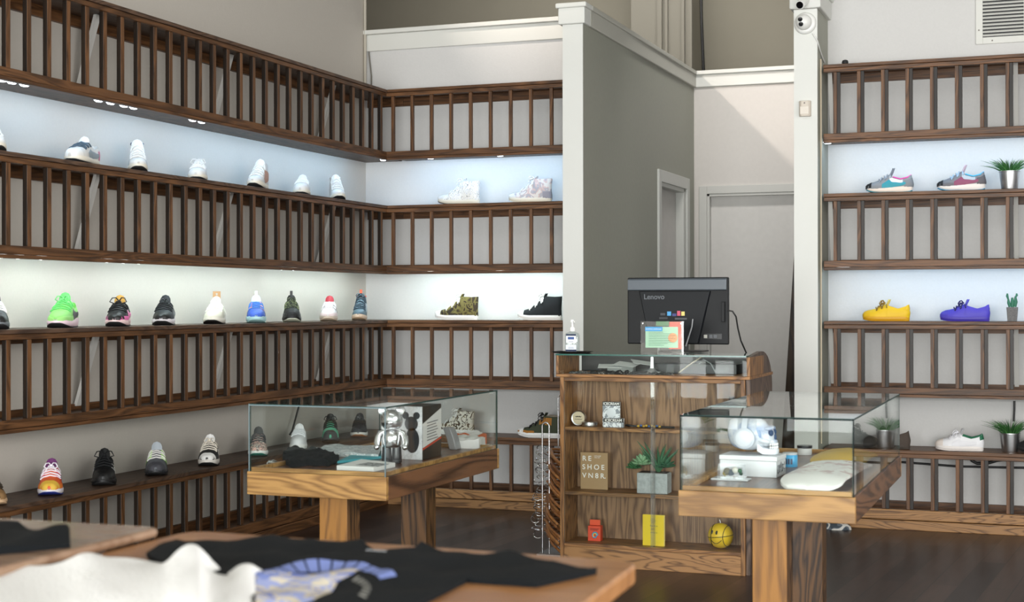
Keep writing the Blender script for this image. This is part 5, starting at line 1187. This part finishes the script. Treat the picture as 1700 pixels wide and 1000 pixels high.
# ------------------------------------------------------------------ front tables with clothes
def slab(poly, z0, z1): return [[Vector((x, y, z)) for x, y in poly] for z in (z0, z1)]
def rounded(poly, rads, n=7):
    out = []; k = len(poly)
    for i in range(k):
        p_, a_, b_ = Vector(poly[i]), Vector(poly[i - 1]), Vector(poly[(i + 1) % k]); r = rads[i]
        d1 = (a_ - p_).normalized(); d2 = (b_ - p_).normalized(); s0 = p_ + d1 * r; e0 = p_ + d2 * r
        for j in range(n + 1):
            t = j / n; out.append((1 - t) ** 2 * s0 + 2 * t * (1 - t) * p_ + t * t * e0)
    return [(v.x, v.y) for v in out]
ft = thing('front_table', 'brown wooden table in the foreground carrying the black printed tee', 'table', (-1.24, 1.9, 0))
top = rounded([(-.66, 1.2), (-.728, 2.62), (-1.709, 2.665), (-1.709, 1.2)], [.02, .05, .06, .02])
MB().loft(slab(top, .845, .88)).build('tabletop', FGT, ft, world=True, bevel=.006)
for lx, ly in ((-.86, 1.3), (-.86, 2.32), (-1.62, 1.3), (-1.62, 2.32)):
    MB().box(lx, lx + .07, ly, ly + .07, 0, .8445).build('leg', TBZD, ft, world=True, bevel=.003)
st_ = thing('side_table', 'glossy pale brown wooden table at the lower left edge', 'table', (-2.3, 1.9, 0))
FGT2 = wood('oak_glossy_table', rgb('8a6a52'), rgb('b4957c'), 'x', stretch=8, scale=2.2, rings=.5, rough=.16, lo=.2, hi=.9, spec=.6)
top = rounded([(-1.707, 1.2), (-1.712, 2.575), (-2.9, 2.56), (-2.9, 1.2)], [.02, .04, .05, .02])
top = rounded([(-1.712, 1.2), (-1.712, 2.575), (-2.9, 2.56), (-2.9, 1.2)], [.02, .04, .05, .02])
MB().loft(slab(top, .8805, .899)).build('tabletop', FGT2, st_, world=True, bevel=.008)
for lx, ly in ((-1.80, 1.3), (-1.80, 2.40), (-2.8, 1.3), (-2.8, 2.40)):
    MB().box(lx, lx + .07, ly, ly + .07, 0, .880).build('leg', TBZD, st_, world=True, bevel=.003)
ZT1 = .8802
def wv(x, y): return .004 + .0035 * sin(x * 23 + y * 9) + .003 * sin(y * 31 - x * 14) + .0025 * sin(x * 61)
tee_px = [(243, 921), (262, 911), (293, 897), (343, 901), (426, 901), (452, 896), (476, 897), (532, 904), (573, 901), (600, 903), (607, 910), (622, 916), (640, 918), (665, 918), (688, 915), (700, 908), (735, 914), (766, 919), (846, 926), (905, 938), (991, 943), (990, 951), (940, 962), (890, 973), (816, 968), (775, 965), (745, 980), (699, 1004), (640, 1040), (560, 1085), (445, 1085), (422, 1000), (385, 966), (345, 958), (300, 946), (272, 938), (250, 930)]
tee = sheet('black_tee', 'black tee with a blue and cream printed emblem spread on the front table', 'clothing', [P(a, b2, ZT1 + .004) for a, b2 in tee_px], .006, BLKF, z=ZT1, wave=wv, grid=.022, extra='fabric')
tc_ = Vector(tee.location)
def printed(name, px, mat, dz=.0016, g=.02):
    pts = [P(a, b2, ZT1 + .008) for a, b2 in px]; bm = bmesh.new(); vs = [bm.verts.new((p_.x - tc_.x, p_.y - tc_.y, 0)) for p_ in pts]; bm.faces.new(vs)
    xs_ = [v.co.x for v in bm.verts]; ys_ = [v.co.y for v in bm.verts]
    for ax, lo, hi in ((0, min(xs_), max(xs_)), (1, min(ys_), max(ys_))):
        for i in range(1, int((hi - lo) / g) + 1):
            co = [0, 0, 0]; no = [0, 0, 0]; co[ax] = lo + i * g; no[ax] = 1
            bmesh.ops.bisect_plane(bm, geom=bm.verts[:] + bm.edges[:] + bm.faces[:], plane_co=co, plane_no=no)
    for v in bm.verts: v.co.z = .006 + wv(v.co.x, v.co.y) + dz
    me = bpy.data.meshes.new(name); bm.to_mesh(me); bm.free(); me.materials.append(mat)
    o = bpy.data.objects.new(name, me); COL.objects.link(o); o.parent = tee; return o
PB = fl('7f90cf', .8); PC = fl('cfc6b4', .8)
ctr = (540, 985)
def arc(a0, a1, r0x, r0y, r1x, r1y, n=5):
    return [(ctr[0] + r1x * cos(R(a0 + (a1 - a0) * i / n)), ctr[1] - r1y * sin(R(a0 + (a1 - a0) * i / n))) for i in range(n + 1)] + [(ctr[0] + r0x * cos(R(a1 - (a1 - a0) * i / n)), ctr[1] - r0y * sin(R(a1 - (a1 - a0) * i / n))) for i in range(n + 1)]
for i in range(13):
    a0 = 22 + i * 10.6
    printed('arc_letter', arc(a0, a0 + 9.0, 98, 40, 128, 53, 3), PB)
printed('picture_print', [(425, 962), (470, 954), (520, 951), (560, 948), (600, 949), (585, 960), (560, 968), (548, 985), (520, 1000), (470, 1010), (424, 1010)], pattern('blue_cream_picture', ['7585c8', 'd6ccb8', 'a3aede', 'e2dac8'], 16, [0, .42, .52, .60]), g=.03)
for i in range(9):
    a0 = -28 + i * 8.5
    printed('small_arc_letter', arc(a0, a0 + 4.5, 62, 26, 76, 33, 2), fl('8d8d88', .8))
mb = MB()
q = P(623, 921, ZT1 + .012) - tc_
for i in range(6): mb.box(q.x - .018 + i * .007, q.x - .014 + i * .007, q.y - .004, q.y + .006, .019, .0195)
mb.build('neck_label', fl('b8bcc0', .7), tee)
# black cloth on the left table
def wv2(x, y): return .004 * sin(x * 30) + .004 * sin(y * 28 + 1) + .014 * math.exp(-((x - .07) ** 2 * 900 + (y - .0) ** 2 * 120))
P2 = lambda a, b2: P(a, b2, .905)
sheet('folded_black_tee', 'black tee folded on the pale table at the left edge', 'clothing', [P2(-60, 880), P2(-20, 869), P2(30, 870), P2(70, 890), P2(88, 893), P2(104, 888), P2(116, 896), P2(117, 905), P2(80, 909), P2(0, 917), P2(-70, 921)], .012, BLKF, z=.8993, wave=wv2, grid=.016, extra='fabric')
# white garment heaped in front
def heap():
    ol = [(-60, 1000), (0, 979), (30, 965), (65, 949), (100, 934), (125, 921), (140, 918), (158, 920), (172, 925), (190, 924), (212, 932), (240, 937), (268, 939), (280, 928), (290, 915), (302, 906), (316, 902), (328, 906), (334, 918), (334, 932), (342, 938), (346, 948), (358, 956), (368, 961), (378, 953), (390, 941), (404, 935), (418, 934), (424, 944), (425, 970), (428, 1000)]
    Yh = 2.17
    rings = []
    base = P(180, 1040, .8815)
    cols = [at(a, b2, Y=Yh + .0004 * (a - 180) * .3) for a, b2 in ol]
    root = thing('white_shirt', 'white knitted garment heaped on the front table at lower left', 'clothing', (cols[12].x, Yh, .8808))
    prof_ = [(-.32, .40), (-.26, .75), (-.18, .88), (-.10, .95), (-.03, .99), (0, 1.0), (.012, .985), (.03, .80), (.045, .45), (.05, .0)]
    for dy, k in prof_:
        row = []
        for i, c in enumerate(cols):
            zt = max(c.z, .892); zb = .8812
            n_ = .006 * sin(i * 1.3 + dy * 40) * (1 - abs(k - .6))
            sm = sum(cols[max(0, min(len(cols) - 1, i + d))].z for d in range(-3, 4)) / 7
            zz = lerp(sm, zt, max(0, 1 - abs(dy) * 11))
            row.append(Vector((at(ol[i][0], 900, Y=c.y + dy).x if dy < 0 else c.x, c.y + dy, zb + max(.001, (zz - zb) * k + n_ * (k < 1)))))
        rings.append(row)
    rings = [[Vector((v.x, v.y, .8812)) for v in rings[0]]] + rings + [[Vector((v.x, v.y, .8812)) for v in rings[-1]]]
    MB().loft(rings, closed=False, cap=False).build('knit_body', flat('white_knit', rgb('f1f1ef'), .95, bump=.5, bscale=160), root, world=True, smooth=1, sub=1)
heap()

# ------------------------------------------------------------------ pieces that belong to a part go one level deeper
def nest(par, *kids):
    for o in list(bpy.data.objects):
        if o.type == 'MESH' and o.parent and o.parent.type == 'EMPTY' and o.name.split('.')[0] in kids:
            c = [p for p in o.parent.children if p.name.split('.')[0] == par]
            if c and c[0] is not o and Vector(c[0].location).length < 1e-6 and not any(c[0].rotation_euler): o.parent = c[0]
nest('head', 'ear', 'muzzle'); nest('screen_body', 'maker_lettering', 'sticker', 'port_plate', 'socket', 'top_band', 'side_adapter')
nest('notice', 'notice_heading', 'notice_lettering', 'notice_text_lines'); nest('header', 'lettering'); nest('carton', 'swirl_print', 'printed_lines', 'hang_tab', 'bear_print', 'side_label', 'red_stripe', 'small_print')
nest('bottle_body', 'label', 'navy_band', 'logo_block', 'label_text', 'pump_collar', 'pump_head'); nest('ball', 'seams', 'eyes', 'smile', 'wick'); nest('tongue', 'pull_tab')
nest('front_cover', 'cover_text', 'flower_emblem', 'cover_line'); nest('tin_body', 'lid', 'paper_label', 'moustache_mark'); nest('card', 'small_lettering', 'diamond_print'); nest('cranium', 'headband', 'brow', 'temple_hollow', 'eye_socket'); nest('jaw', 'teeth')
